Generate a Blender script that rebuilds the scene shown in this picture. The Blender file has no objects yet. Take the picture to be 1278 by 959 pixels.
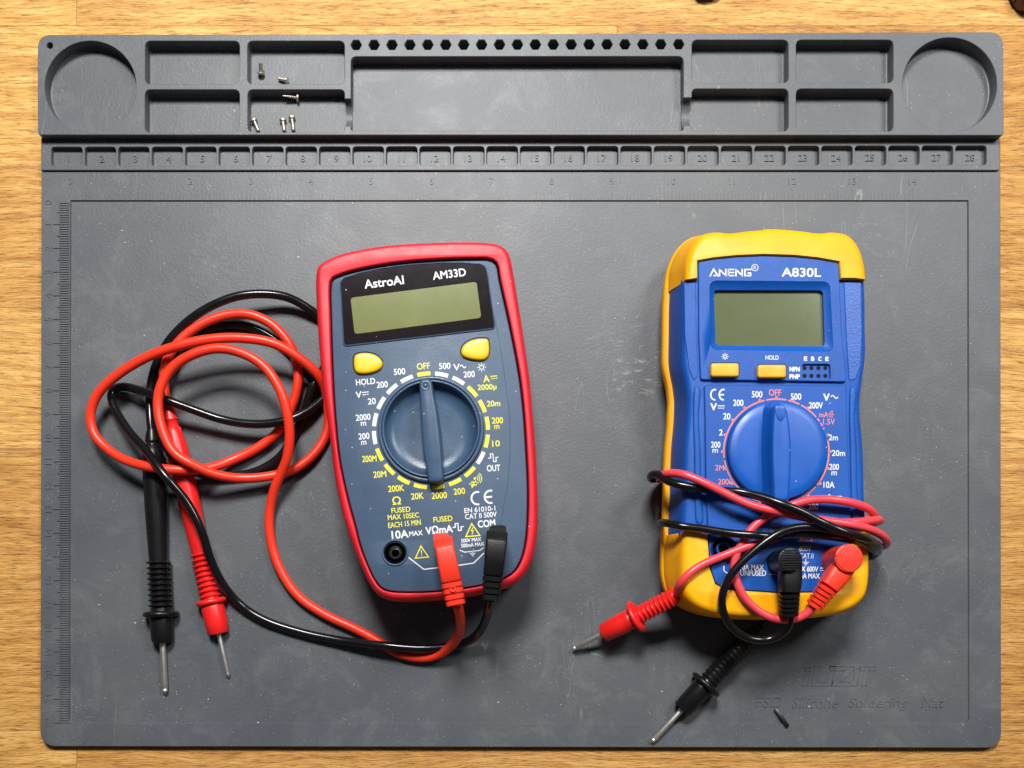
import bpy, bmesh, math, random, os
from mathutils import Vector, Matrix
from mathutils.geometry import tessellate_polygon
random.seed(7)
# ---------------------------------------------------------------- frame of reference (millimetres, scaled to metres at the end)
D = 400.0                 # camera height over the mat
NX, NY = 600.0, 780.0     # point straight under the camera, in photo pixels
S = 0.339                 # mm per photo pixel on the mat
def F(px, py, z=0.0):
    k = S * (D - z) / D
    return ((px - NX) * k, -(py - NY) * k)
def F3(px, py, z): return Vector((*F(px, py, z), z))
def FS(pts, z): return [F(x, y, z) for x, y in pts]

# ---------------------------------------------------------------- materials
def new_mat(name):
    m = bpy.data.materials.new(name); m.use_nodes = True
    nt = m.node_tree; b = nt.nodes['Principled BSDF']
    return m, nt, b
def N(nt, t, **kw):
    n = nt.nodes.new(t)
    for k, v in kw.items():
        if k in n.inputs.keys(): n.inputs[k].default_value = v
        else: setattr(n, k, v)
    return n
def L(nt, a, b): nt.links.new(a, b)
def ramp(nt, stops, interp='LINEAR'):
    r = nt.nodes.new('ShaderNodeValToRGB'); cr = r.color_ramp; cr.interpolation = interp
    while len(cr.elements) > 1: cr.elements.remove(cr.elements[-1])
    cr.elements[0].position = stops[0][0]; cr.elements[0].color = (*stops[0][1], 1) if len(stops[0][1]) == 3 else stops[0][1]
    for p, c in stops[1:]:
        e = cr.elements.new(p); e.color = (*c, 1) if len(c) == 3 else c
    return r
def plastic(name, col, rough=0.4, grain=0.0, gscale=2500, mottle=0.06, coat=0.0, spec=0.5, metal=0.0, specks=0.0, vary=.04):
    m, nt, b = new_mat(name)
    tc = N(nt, 'ShaderNodeTexCoord')
    n1 = N(nt, 'ShaderNodeTexNoise', Scale=90.0, Detail=5.0); L(nt, tc.outputs['Object'], n1.inputs['Vector'])
    dark = tuple(c * (1 - mottle * 1.6) for c in col); light = tuple(min(1, c * (1 + mottle)) for c in col)
    r = ramp(nt, [(0.3, dark), (0.7, light)]); L(nt, n1.outputs['Fac'], r.inputs['Fac'])
    colout = r.outputs['Color']
    if specks > 0:                                    # dust sitting on the plastic
        v = N(nt, 'ShaderNodeTexVoronoi', Scale=420.0); L(nt, tc.outputs['Object'], v.inputs['Vector'])
        sp = N(nt, 'ShaderNodeSeparateColor'); L(nt, v.outputs['Color'], sp.inputs['Color'])
        a = N(nt, 'ShaderNodeMath', operation='GREATER_THAN'); L(nt, sp.outputs[0], a.inputs[0]); a.inputs[1].default_value = 1 - specks
        c = N(nt, 'ShaderNodeMath', operation='LESS_THAN'); L(nt, v.outputs['Distance'], c.inputs[0]); c.inputs[1].default_value = 0.11
        mu = N(nt, 'ShaderNodeMath', operation='MULTIPLY'); L(nt, a.outputs[0], mu.inputs[0]); L(nt, c.outputs[0], mu.inputs[1])
        m2 = N(nt, 'ShaderNodeMath', operation='MULTIPLY'); L(nt, mu.outputs[0], m2.inputs[0]); m2.inputs[1].default_value = 0.7
        mx = N(nt, 'ShaderNodeMix', data_type='RGBA'); L(nt, m2.outputs[0], mx.inputs['Factor'])
        L(nt, colout, mx.inputs[6]); mx.inputs[7].default_value = (.6, .6, .58, 1); colout = mx.outputs[2]
    L(nt, colout, b.inputs['Base Color'])
    n2 = N(nt, 'ShaderNodeTexNoise', Scale=160.0, Detail=6.0); L(nt, tc.outputs['Object'], n2.inputs['Vector'])
    rr = N(nt, 'ShaderNodeMapRange'); L(nt, n2.outputs['Fac'], rr.inputs['Value'])
    rr.inputs['From Min'].default_value = .3; rr.inputs['From Max'].default_value = .7
    rr.inputs['To Min'].default_value = max(.02, rough - vary); rr.inputs['To Max'].default_value = rough + vary
    L(nt, rr.outputs[0], b.inputs['Roughness'])
    b.inputs['Specular IOR Level'].default_value = spec; b.inputs['Metallic'].default_value = metal
    b.inputs['Coat Weight'].default_value = coat; b.inputs['Coat Roughness'].default_value = .12
    if grain > 0:
        n3 = N(nt, 'ShaderNodeTexNoise', Scale=float(gscale), Detail=2.0); L(nt, tc.outputs['Object'], n3.inputs['Vector'])
        bp = N(nt, 'ShaderNodeBump', Strength=grain, Distance=0.0002); L(nt, n3.outputs['Fac'], bp.inputs['Height'])
        L(nt, bp.outputs[0], b.inputs['Normal'])
    return m
def silicone():
    m, nt, b = new_mat('grey_silicone')
    tc = N(nt, 'ShaderNodeTexCoord'); O = tc.outputs['Object']
    n1 = N(nt, 'ShaderNodeTexNoise', Scale=16.0, Detail=6.0, Roughness=.6); L(nt, O, n1.inputs['Vector'])
    base = ramp(nt, [(0.28, (.064, .072, .082)), (0.5, (.080, .088, .098)), (0.74, (.104, .112, .119))]); L(nt, n1.outputs['Fac'], base.inputs['Fac'])
    # pale dusty scuffs in clouds
    n2 = N(nt, 'ShaderNodeTexNoise', Scale=55.0, Detail=9.0, Roughness=.75, Distortion=.6); L(nt, O, n2.inputs['Vector'])
    r2 = ramp(nt, [(0.50, (0, 0, 0)), (0.74, (.26, .26, .26))]); L(nt, n2.outputs['Fac'], r2.inputs['Fac'])
    mx = N(nt, 'ShaderNodeMix', data_type='RGBA'); L(nt, r2.outputs[0], mx.inputs['Factor']); L(nt, base.outputs[0], mx.inputs[6]); mx.inputs[7].default_value = (.24, .245, .24, 1)
    col = mx.outputs[2]
    # dust specks of three sizes, gathered in patches
    for sc, thr, dens, val in ((260., .10, .99, .55), (560., .12, .90, .45), (1100., .18, .86, .35)):
        v = N(nt, 'ShaderNodeTexVoronoi', Scale=sc); L(nt, O, v.inputs['Vector'])
        sp = N(nt, 'ShaderNodeSeparateColor'); L(nt, v.outputs['Color'], sp.inputs['Color'])
        nn = N(nt, 'ShaderNodeTexNoise', Scale=sc / 16, Detail=3.0); L(nt, O, nn.inputs['Vector'])
        ad = N(nt, 'ShaderNodeMath', operation='ADD'); L(nt, sp.outputs[0], ad.inputs[0])
        sb = N(nt, 'ShaderNodeMath', operation='MULTIPLY_ADD'); L(nt, nn.outputs['Fac'], sb.inputs[0]); sb.inputs[1].default_value = 1.0; sb.inputs[2].default_value = -.5
        L(nt, sb.outputs[0], ad.inputs[1])
        a = N(nt, 'ShaderNodeMath', operation='GREATER_THAN'); L(nt, ad.outputs[0], a.inputs[0]); a.inputs[1].default_value = dens + .08
        c = N(nt, 'ShaderNodeMath', operation='LESS_THAN'); L(nt, v.outputs['Distance'], c.inputs[0]); c.inputs[1].default_value = thr
        mu = N(nt, 'ShaderNodeMath', operation='MULTIPLY'); L(nt, a.outputs[0], mu.inputs[0]); L(nt, c.outputs[0], mu.inputs[1])
        m2 = N(nt, 'ShaderNodeMath', operation='MULTIPLY'); L(nt, mu.outputs[0], m2.inputs[0]); m2.inputs[1].default_value = val
        mm = N(nt, 'ShaderNodeMix', data_type='RGBA'); L(nt, m2.outputs[0], mm.inputs['Factor']); L(nt, col, mm.inputs[6]); mm.inputs[7].default_value = (.62, .62, .6, 1)
        col = mm.outputs[2]
    # hairline scratches
    for ang, sc in ((.4, 34.), (1.3, 27.), (2.2, 40.)):
        mp = N(nt, 'ShaderNodeMapping'); L(nt, O, mp.inputs['Vector']); mp.inputs['Rotation'].default_value = (0, 0, ang); mp.inputs['Scale'].default_value = (1, .12, 1)
        w = N(nt, 'ShaderNodeTexNoise', Scale=sc, Detail=3.0, Distortion=.8); L(nt, mp.outputs[0], w.inputs['Vector'])
        s1 = N(nt, 'ShaderNodeMath', operation='SUBTRACT'); L(nt, w.outputs['Fac'], s1.inputs[0]); s1.inputs[1].default_value = .5
        s2 = N(nt, 'ShaderNodeMath', operation='ABSOLUTE'); L(nt, s1.outputs[0], s2.inputs[0])
        s3 = N(nt, 'ShaderNodeMath', operation='LESS_THAN'); L(nt, s2.outputs[0], s3.inputs[0]); s3.inputs[1].default_value = .0009
        g = N(nt, 'ShaderNodeTexNoise', Scale=22.0 + sc / 3, Detail=2.0); L(nt, O, g.inputs['Vector'])
        gr = ramp(nt, [(.58, (0, 0, 0)), (.68, (.36, .36, .36))]); L(nt, g.outputs['Fac'], gr.inputs['Fac'])
        mu = N(nt, 'ShaderNodeMath', operation='MULTIPLY'); L(nt, s3.outputs[0], mu.inputs[0]); L(nt, gr.outputs[0], mu.inputs[1])
        mm = N(nt, 'ShaderNodeMix', data_type='RGBA'); L(nt, mu.outputs[0], mm.inputs['Factor']); L(nt, col, mm.inputs[6]); mm.inputs[7].default_value = (.4, .4, .39, 1)
        col = mm.outputs[2]
    # scuffed patch between the meters
    for (cx, cy, rad, amt) in ((.0665, .109, .022, .6), (.050, .118, .012, .2), (-.115, .153, .016, .22), (.165, .165, .02, .18)):
        d = N(nt, 'ShaderNodeVectorMath', operation='DISTANCE'); L(nt, O, d.inputs[0]); d.inputs[1].default_value = (cx, cy, .0025)
        fr = N(nt, 'ShaderNodeMapRange'); L(nt, d.outputs['Value'], fr.inputs['Value']); fr.inputs['From Min'].default_value = 0; fr.inputs['From Max'].default_value = rad; fr.inputs['To Min'].default_value = amt; fr.inputs['To Max'].default_value = 0
        mp = N(nt, 'ShaderNodeMapping'); L(nt, O, mp.inputs['Vector']); mp.inputs['Rotation'].default_value = (0, 0, -.5 + cx * 8); mp.inputs['Scale'].default_value = (1, 3.0, 1)
        w = N(nt, 'ShaderNodeTexNoise', Scale=210., Detail=4.0, Roughness=.7); L(nt, mp.outputs[0], w.inputs['Vector'])
        wr_ = ramp(nt, [(.56, (0, 0, 0)), (.66, (1, 1, 1))]); L(nt, w.outputs['Fac'], wr_.inputs['Fac'])
        mu = N(nt, 'ShaderNodeMath', operation='MULTIPLY'); L(nt, fr.outputs[0], mu.inputs[0]); L(nt, wr_.outputs[0], mu.inputs[1])
        mm = N(nt, 'ShaderNodeMix', data_type='RGBA'); L(nt, mu.outputs[0], mm.inputs['Factor']); L(nt, col, mm.inputs[6]); mm.inputs[7].default_value = (.42, .42, .41, 1)
        col = mm.outputs[2]
    L(nt, col, b.inputs['Base Color'])
    rr = N(nt, 'ShaderNodeMapRange'); L(nt, n2.outputs['Fac'], rr.inputs['Value']); rr.inputs['From Min'].default_value = .3; rr.inputs['From Max'].default_value = .75
    rr.inputs['To Min'].default_value = .43; rr.inputs['To Max'].default_value = .54; L(nt, rr.outputs[0], b.inputs['Roughness'])
    b.inputs['Specular IOR Level'].default_value = .5
    n3 = N(nt, 'ShaderNodeTexNoise', Scale=900.0, Detail=4.0); L(nt, O, n3.inputs['Vector'])
    n4 = N(nt, 'ShaderNodeTexNoise', Scale=30.0, Detail=3.0); L(nt, O, n4.inputs['Vector'])
    ma = N(nt, 'ShaderNodeMath', operation='MULTIPLY_ADD'); L(nt, n4.outputs['Fac'], ma.inputs[0]); ma.inputs[1].default_value = 1.4; L(nt, n3.outputs['Fac'], ma.inputs[2])
    bp = N(nt, 'ShaderNodeBump', Strength=.24, Distance=.0003); L(nt, ma.outputs[0], bp.inputs['Height']); L(nt, bp.outputs[0], b.inputs['Normal'])
    return m
def oak():
    m, nt, b = new_mat('oak_staves')
    tc = N(nt, 'ShaderNodeTexCoord'); O = tc.outputs['Object']
    mp = N(nt, 'ShaderNodeMapping'); L(nt, O, mp.inputs['Vector']); mp.inputs['Location'].default_value = (.172, .045, 0)
    br = N(nt, 'ShaderNodeTexBrick'); L(nt, mp.outputs[0], br.inputs['Vector'])
    br.inputs['Color1'].default_value = (0, 0, 0, 1); br.inputs['Color2'].default_value = (1, 1, 1, 1); br.inputs['Mortar'].default_value = (.5, .5, .5, 1)
    br.inputs['Scale'].default_value = 1.0; br.inputs['Brick Width'].default_value = .46; br.inputs['Row Height'].default_value = .060
    br.inputs['Mortar Size'].default_value = .00012; br.inputs['Mortar Smooth'].default_value = .1; br.offset = .5; br.offset_frequency = 2
    # per-stave shift of the grain
    sh = N(nt, 'ShaderNodeVectorMath', operation='SCALE'); L(nt, br.outputs['Color'], sh.inputs[0]); sh.inputs['Scale'].default_value = 7.3
    ad = N(nt, 'ShaderNodeVectorMath', operation='ADD'); L(nt, O, ad.inputs[0]); L(nt, sh.outputs[0], ad.inputs[1])
    # slow waviness
    wv = N(nt, 'ShaderNodeTexNoise', Scale=7.0, Detail=2.0); L(nt, ad.outputs[0], wv.inputs['Vector'])
    ws = N(nt, 'ShaderNodeMath', operation='MULTIPLY_ADD'); L(nt, wv.outputs['Fac'], ws.inputs[0]); ws.inputs[1].default_value = .022; ws.inputs[2].default_value = -.011
    cb = N(nt, 'ShaderNodeCombineXYZ'); L(nt, ws.outputs[0], cb.inputs['Y'])
    a2 = N(nt, 'ShaderNodeVectorMath', operation='ADD'); L(nt, ad.outputs[0], a2.inputs[0]); L(nt, cb.outputs[0], a2.inputs[1])
    def stretched(sx, sy, scale, det, rough=.55):
        q = N(nt, 'ShaderNodeMapping'); L(nt, a2.outputs[0], q.inputs['Vector']); q.inputs['Scale'].default_value = (sx, sy, 1)
        n = N(nt, 'ShaderNodeTexNoise', Scale=scale, Detail=det, Roughness=rough); L(nt, q.outputs[0], n.inputs['Vector']); return n
    g1 = stretched(1.0, 13, 26, 6, .65)
    r1 = ramp(nt, [(.28, (.36, .158, .036)), (.44, (.54, .275, .070)), (.58, (.65, .370, .108)), (.75, (.75, .475, .168))]); L(nt, g1.outputs['Fac'], r1.inputs['Fac'])
    g2 = stretched(1.0, 14, 110, 4, .7)
    r2 = ramp(nt, [(.34, (.46, .36, .26)), (.47, (1, 1, 1)), (.64, (1.22, 1.22, 1.18))]); L(nt, g2.outputs['Fac'], r2.inputs['Fac'])
    mu = N(nt, 'ShaderNodeMix', data_type='RGBA', blend_type='MULTIPLY'); mu.inputs['Factor'].default_value = .85; L(nt, r1.outputs[0], mu.inputs[6]); L(nt, r2.outputs[0], mu.inputs[7])
    # short open pores
    g3 = stretched(1.0, 13, 190, 2, .5)
    r3 = ramp(nt, [(.31, (.40, .29, .20)), (.41, (1, 1, 1))]); L(nt, g3.outputs['Fac'], r3.inputs['Fac'])
    m3 = N(nt, 'ShaderNodeMix', data_type='RGBA', blend_type='MULTIPLY'); m3.inputs['Factor'].default_value = .8; L(nt, mu.outputs[2], m3.inputs[6]); L(nt, r3.outputs[0], m3.inputs[7])
    # per-stave tone
    sp = N(nt, 'ShaderNodeSeparateColor'); L(nt, br.outputs['Color'], sp.inputs['Color'])
    r4 = ramp(nt, [(0, (.82, .74, .62)), (.5, (1, 1, 1)), (1, (1.12, 1.16, 1.15))]); L(nt, sp.outputs[0], r4.inputs['Fac'])
    m4 = N(nt, 'ShaderNodeMix', data_type='RGBA', blend_type='MULTIPLY'); m4.inputs['Factor'].default_value = 1; L(nt, m3.outputs[2], m4.inputs[6]); L(nt, r4.outputs[0], m4.inputs[7])
    m5 = N(nt, 'ShaderNodeMix', data_type='RGBA'); L(nt, br.outputs['Fac'], m5.inputs['Factor']); L(nt, m4.outputs[2], m5.inputs[6]); m5.inputs[7].default_value = (.20, .10, .04, 1)
    L(nt, m5.outputs[2], b.inputs['Base Color'])
    b.inputs['Roughness'].default_value = .46; b.inputs['Specular IOR Level'].default_value = .35
    h = N(nt, 'ShaderNodeMath', operation='MULTIPLY_ADD'); L(nt, g3.outputs['Fac'], h.inputs[0]); h.inputs[1].default_value = .7; L(nt, g2.outputs['Fac'], h.inputs[2])
    bp = N(nt, 'ShaderNodeBump', Strength=.6, Distance=.0006); L(nt, h.outputs[0], bp.inputs['Height']); L(nt, bp.outputs[0], b.inputs['Normal'])
    return m
M = dict(
    silicone=silicone(), oak=oak(),
    holster_red=plastic('red_soft_rubber', (.70, .012, .026), .46, .25, 1800, specks=.05),
    slate=plastic('slate_blue_plastic', (.046, .088, .152), .44, .6, 2600, specks=.12),
    slate_dial=plastic('slate_blue_dial_plastic', (.042, .084, .150), .30, .25, 2600, specks=.10),
    gloss_black=plastic('glossy_black_window', (.012, .008, .010), .12, 0, spec=.35, specks=.04, vary=.01),
    lcd_lime=plastic('lime_lcd', (.150, .165, .040), .2, .05, 1500, mottle=.03, specks=.03, vary=.008),
    lcd_olive=plastic('olive_lcd', (.108, .128, .060), .16, .05, 1500, mottle=.03, specks=.02, vary=.008),
    button=plastic('yellow_button_plastic', (.86, .52, .008), .35, .1),
    button_amber=plastic('amber_button_plastic', (.88, .40, .012), .35, .1),
    blue=plastic('royal_blue_plastic', (.004, .082, .39), .42, .5, 2600, spec=.35, specks=.03),
    blue_dial=plastic('royal_blue_dial_plastic', (.003, .090, .43), .36, .2, 2600, specks=.03),
    blue_grain=plastic('grained_royal_blue_plastic', (.005, .084, .40), .38, .5, 1500),
    holster_yellow=plastic('yellow_holster_plastic', (.94, .43, .001), .46, .15, 1800, spec=.35),
    red_cable=plastic('orange_red_cable', (.84, .040, .014), .36, 0, mottle=.03),
    rose_cable=plastic('rose_red_cable', (.84, .065, .085), .30, 0, mottle=.03),
    red_plug=plastic('orange_red_plug_plastic', (.84, .040, .016), .42, .3),
    probe_red=plastic('red_probe_plastic', (.80, .016, .014), .34, .1),
    black_cable=plastic('black_cable', (.006, .006, .007), .20, 0, mottle=.1),
    black_plug=plastic('black_plug_plastic', (.007, .007, .008), .38, .3, specks=.03, spec=.3),
    probe_black=plastic('black_probe_plastic', (.007, .007, .008), .32, .1, spec=.35),
    steel=plastic('nickel_probe_metal', (.86, .83, .78), .48, 0, metal=1.0),
    screw=plastic('nickel_screw_metal', (.85, .76, .64), .42, 0, metal=1.0),
    white=plastic('white_print', (.74, .76, .78), .5, 0, mottle=.03), yellow=plastic('yellow_print', (.78, .72, .03), .5, 0, mottle=.03),
    pink=plastic('salmon_print', (.72, .20, .17), .5, 0, mottle=.03), dim=plastic('dim_print', (.16, .2, .34), .5, 0, mottle=.03),
    socket=plastic('dark_socket', (.004, .004, .006), .45, spec=.12), socket_blue=plastic('deep_blue_socket', (.004, .014, .075), .4),
    brass=plastic('socket_metal', (.42, .40, .38), .35, metal=1.0),
    scrap=plastic('black_scrap', (.010, .010, .010), .4), maroon=plastic('maroon_plastic', (.055, .012, .010), .35), fluff=plastic('pale_fluff', (.62, .61, .58), .8),
)
# ---------------------------------------------------------------- 2D outlines
def area(p): return .5 * sum(p[i][0] * p[(i + 1) % len(p)][1] - p[(i + 1) % len(p)][0] * p[i][1] for i in range(len(p)))
def ccw(p): return list(p) if area(p) > 0 else list(reversed(p))
def roundpoly(pts, r, seg=6):
    n = len(pts); rs = r if isinstance(r, (list, tuple)) else [r] * n; out = []
    for i in range(n):
        p = Vector(pts[i]); a = Vector(pts[i - 1]) - p; b = Vector(pts[(i + 1) % n]) - p
        if rs[i] <= 0: out.append(tuple(p)); continue
        ang = a.angle(b); d = rs[i] / math.tan(ang / 2); d = min(d, a.length * .49, b.length * .49)
        s, e = p + a.normalized() * d, p + b.normalized() * d
        for k in range(seg + 1):
            t = k / seg; out.append(tuple((1 - t) ** 2 * s + 2 * t * (1 - t) * (p * .86 + (s + e) * .07) + t * t * e))
    return out
def rect(x0, y0, x1, y1): return [(x0, y0), (x1, y0), (x1, y1), (x0, y1)]
def circle(cx, cy, r, n=64): return [(cx + r * math.cos(2 * math.pi * k / n), cy + r * math.sin(2 * math.pi * k / n)) for k in range(n)]
def resample(p, n, closed=True):
    q = [Vector(a) for a in p] + ([Vector(p[0])] if closed else []); d = [0]
    for i in range(1, len(q)): d.append(d[-1] + (q[i] - q[i - 1]).length)
    out = []; j = 0
    for k in range(n):
        t = d[-1] * k / (n if closed else n - 1)
        while j < len(d) - 2 and d[j + 1] < t: j += 1
        u = (t - d[j]) / max(1e-9, d[j + 1] - d[j]); out.append(q[j].lerp(q[j + 1], u))
    return out
def catmull(p, sub=8, closed=False):
    q = [Vector(a) for a in p]; n = len(q); out = []
    for i in range(n if closed else n - 1):
        if closed: a, b, c, d = q[i - 1], q[i], q[(i + 1) % n], q[(i + 2) % n]
        else: a, b, c, d = q[max(i - 1, 0)], q[i], q[i + 1], q[min(i + 2, n - 1)]
        t1 = max((b - a).length, 1e-6) ** .5; t2 = max((c - b).length, 1e-6) ** .5; t3 = max((d - c).length, 1e-6) ** .5
        m1 = (c - b) if (b - a).length < 1e-6 else ((b - a) / t1 - (c - a) / (t1 + t2) + (c - b) / t2) * t2
        m2 = (c - b) if (d - c).length < 1e-6 else ((c - b) / t2 - (d - b) / (t2 + t3) + (d - c) / t3) * t2
        for k in range(sub):
            t = k / sub; out.append((2 * t ** 3 - 3 * t * t + 1) * b + (t ** 3 - 2 * t * t + t) * m1 + (-2 * t ** 3 + 3 * t * t) * c + (t ** 3 - t * t) * m2)
    if not closed: out.append(q[-1])
    return out
def smooth_outline(pts, n=120):
    c = catmull(pts, 6, True); return [tuple(v) for v in resample(c, n)]
def inset(poly, d):
    n = len(poly); out = []
    for i in range(n):
        a, p, b = Vector(poly[i - 1]), Vector(poly[i]), Vector(poly[(i + 1) % n])
        e1 = (p - a); e2 = (b - p)
        if e1.length < 1e-9: e1 = e2
        if e2.length < 1e-9: e2 = e1
        e1 = e1.normalized(); e2 = e2.normalized()
        n1 = Vector((-e1.y, e1.x)); n2 = Vector((-e2.y, e2.x)); m = n1 + n2
        if m.length < 1e-6: m = n1
        m = m.normalized(); c = max(.45, m.dot(n1)); out.append(tuple(p + m * d / c))
    return out
# ---------------------------------------------------------------- mesh builder
ALL = []
class B:
    def __init__(s): s.flat = set(); s.v = []; s.f = []; s.m = []; s.mi = 0
    def add(s, vs): i = len(s.v); s.v += [tuple(v) for v in vs]; return i
    def face(s, idx): s.f.append(tuple(idx)); s.m.append(s.mi)
    def ring(s, poly, z): return s.add([(x, y, z) for x, y in poly]), len(poly)
    def bridge(s, a, b, n, closed=True):
        for k in range(n if closed else n - 1):
            s.face((a + k, a + (k + 1) % n, b + (k + 1) % n, b + k))
    def cap(s, polys, z, up=True):
        """flat face with holes"""
        loops = [[Vector((x, y, 0)) for x, y in p] for p in polys]
        tris = tessellate_polygon(loops); flat = [v for l in loops for v in l]
        i0 = s.add([(v.x, v.y, z) for v in flat])
        for t in tris:
            a, b, c = (flat[k] for k in t); cr = (b - a).cross(c - a).z
            if abs(cr) < 1e-9: continue
            t = t if (cr > 0) == up else (t[0], t[2], t[1])
            s.flat.add(len(s.f)); s.face([i0 + k for k in t])
    def loft(s, poly, prof, top=True, bottom=False):
        poly = ccw(poly); prev = None
        for d, z in prof:
            r, n = s.ring(inset(poly, d), z)
            if prev is not None: s.bridge(prev, r, n)
            prev = r
        if top: s.cap([inset(poly, prof[-1][0])], prof[-1][1])
        if bottom: s.cap([inset(poly, prof[0][0])], prof[0][1], False)
    def hole(s, poly, prof, floor=True):
        """poly traced at the rim; prof (outset+, z) from the rim downwards; normals face inward"""
        poly = ccw(poly); prev = None
        for d, z in prof:
            r, n = s.ring(inset(poly, d), z)
            if prev is not None: s.bridge(prev, r, n)
            prev = r
        if floor: s.cap([inset(poly, prof[-1][0])], prof[-1][1])
    def lathe(s, cx, cy, prof, n=72, capend=True):
        prev = None
        for r, z in prof:
            i, _ = s.ring(circle(cx, cy, r, n), z)
            if prev is not None: s.bridge(prev, i, n)
            prev = i
        if capend: s.cap([circle(cx, cy, prof[-1][0], n)], prof[-1][1])
    def sweep(s, pts, ru, rv=None, n=14, e=2.0, hint=None, caps=True, flat=False):
        pts = [Vector(p) for p in pts]; m = len(pts); ru = ru if isinstance(ru, list) else [ru] * m
        rv = ru if rv is None else (rv if isinstance(rv, list) else [rv] * m)
        T = []
        for i in range(m):
            t = pts[min(i + 1, m - 1)] - pts[max(i - 1, 0)]
            if t.length < 1e-6: t = T[-1] if T else Vector((1, 0, 0))
            if flat and t.xy.length > 1e-6: t.z = 0
            T.append(t.normalized())
        up = Vector(hint) if hint else Vector((0, 0, 1))
        if abs(T[0].dot(up)) > .95: up = Vector((0, 1, 0))
        side = T[0].cross(up).normalized(); first = prev = None
        for i in range(m):
            if i:
                q = T[i - 1].rotation_difference(T[i]); side = q @ side
            side = (side - T[i] * side.dot(T[i])).normalized(); u2 = side.cross(T[i]).normalized(); vs = []
            for k in range(n):
                a = 2 * math.pi * k / n; c, d = math.cos(a), math.sin(a)
                if e != 2.0: c = math.copysign(abs(c) ** (2 / e), c); d = math.copysign(abs(d) ** (2 / e), d)
                vs.append(pts[i] + side * (ru[i] * c) + u2 * (rv[i] * d))
            j = s.add(vs)
            if prev is not None:
                for k in range(n): s.face((prev + k, j + k, j + (k + 1) % n, prev + (k + 1) % n))
            else: first = j
            prev = j
        if caps: s.face([first + k for k in range(n)]); s.face([prev + n - 1 - k for k in range(n)])
    def box(s, c, dx, dy, dz, rot=0, tilt=None):
        R = Matrix.Rotation(rot, 3, 'Z')
        if tilt is not None: R = tilt
        vs = [Vector(c) + R @ Vector((x * dx / 2, y * dy / 2, z * dz / 2)) for x in (-1, 1) for y in (-1, 1) for z in (-1, 1)]
        i = s.add(vs)
        for q in ((0, 1, 3, 2), (4, 6, 7, 5), (0, 4, 5, 1), (2, 3, 7, 6), (0, 2, 6, 4), (1, 5, 7, 3)): s.face([i + k for k in q])
    def build(s, name, mats, parent=None, angle=38, bevel=0):
        me = bpy.data.meshes.new(name); me.from_pydata(s.v, [], s.f)
        mats = mats if isinstance(mats, (list, tuple)) else [mats]
        for m in mats: me.materials.append(M[m])
        for i, p in enumerate(me.polygons): p.material_index = s.m[i]; p.use_smooth = i not in s.flat
        bm = bmesh.new(); bm.from_mesh(me); bmesh.ops.remove_doubles(bm, verts=bm.verts, dist=1e-4)
        bmesh.ops.recalc_face_normals(bm, faces=bm.faces) if getattr(s, 'recalc', False) else None
        bm.to_mesh(me); bm.free()
        me.set_sharp_from_angle(angle=math.radians(angle))
        o = bpy.data.objects.new(name, me); bpy.context.scene.collection.objects.link(o)
        o.parent = parent; ALL.append(o); return o
def thing(name, label, cat, loc, group=None):
    o = bpy.data.objects.new(name, None); bpy.context.scene.collection.objects.link(o); o.empty_display_size = .01
    o.location = loc; o['label'] = label; o['category'] = cat
    if group: o['group'] = group
    return o
def tag(o, label, cat, group=None, kind=None):
    if kind: o['kind'] = kind
    else: o['category'] = cat
    o['label'] = label
    if group: o['group'] = group
    return o
# ---------------------------------------------------------------- lettering
FONT = None      # Blender's built-in sans face
_cache = {}
def glyphs(txt, bold=0.0, ext=.0, italic=0.0):
    bold = 0; key = (txt, bold, ext, italic)
    if key not in _cache:
        cu = bpy.data.curves.new('t', 'FONT'); cu.body = txt; cu.size = 1
        if FONT: cu.font = FONT
        cu.offset = 0; cu.extrude = ext; cu.shear = italic; cu.resolution_u = 4; cu.fill_mode = 'BOTH' if ext else 'FRONT'
        o = bpy.data.objects.new('t', cu); bpy.context.scene.collection.objects.link(o)
        dg = bpy.context.evaluated_depsgraph_get(); me = bpy.data.meshes.new_from_object(o.evaluated_get(dg))
        vs = [tuple(v.co) for v in me.vertices]; fs = [tuple(p.vertices) for p in me.polygons]
        bpy.data.objects.remove(o); bpy.data.curves.remove(cu); bpy.data.meshes.remove(me)
        x0, x1 = min(v[0] for v in vs), max(v[0] for v in vs); y0, y1 = min(v[1] for v in vs), max(v[1] for v in vs)
        _cache[key] = ([((v[0] - (x0 + x1) / 2), (v[1] - (y0 + y1) / 2), v[2]) for v in vs], fs, x1 - x0, y1 - y0)
    return _cache[key]
def text(b, txt, px, py, w, h, z, rot=0, mi=0, bold=.04, thick=.0, italic=0, zs=1.0):
    """one word, its box w x h photo pixels, centred on the photo pixel (px, py) at height z"""
    vs, fs, gw, gh = glyphs(txt, bold, .05 if thick else 0, italic); k = S * (D - z) / D; w = w or h * gw / gh * 1.05
    sx, sy = w * k / gw, h * k / gh; c, s_ = math.cos(math.radians(rot)), math.sin(math.radians(rot)); cx, cy = F(px, py, z)
    old = b.mi; b.mi = mi; d = bold * 1.0 * h * k
    stamps = ((0, 0),) if thick or bold <= 0 else ((-d, -d), (d, -d), (-d, d), (d, d))
    for q_, (ox, oy) in enumerate(stamps):
        i = b.add([(cx + x * sx * c - y * sy * s_ + ox, cy + x * sx * s_ + y * sy * c + oy, (z + (zz + .05) / .1 * thick if thick else z) + q_ * .012) for x, y, zz in vs])
        for f in fs: b.face([i + q for q in f])
    b.mi = old
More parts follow.
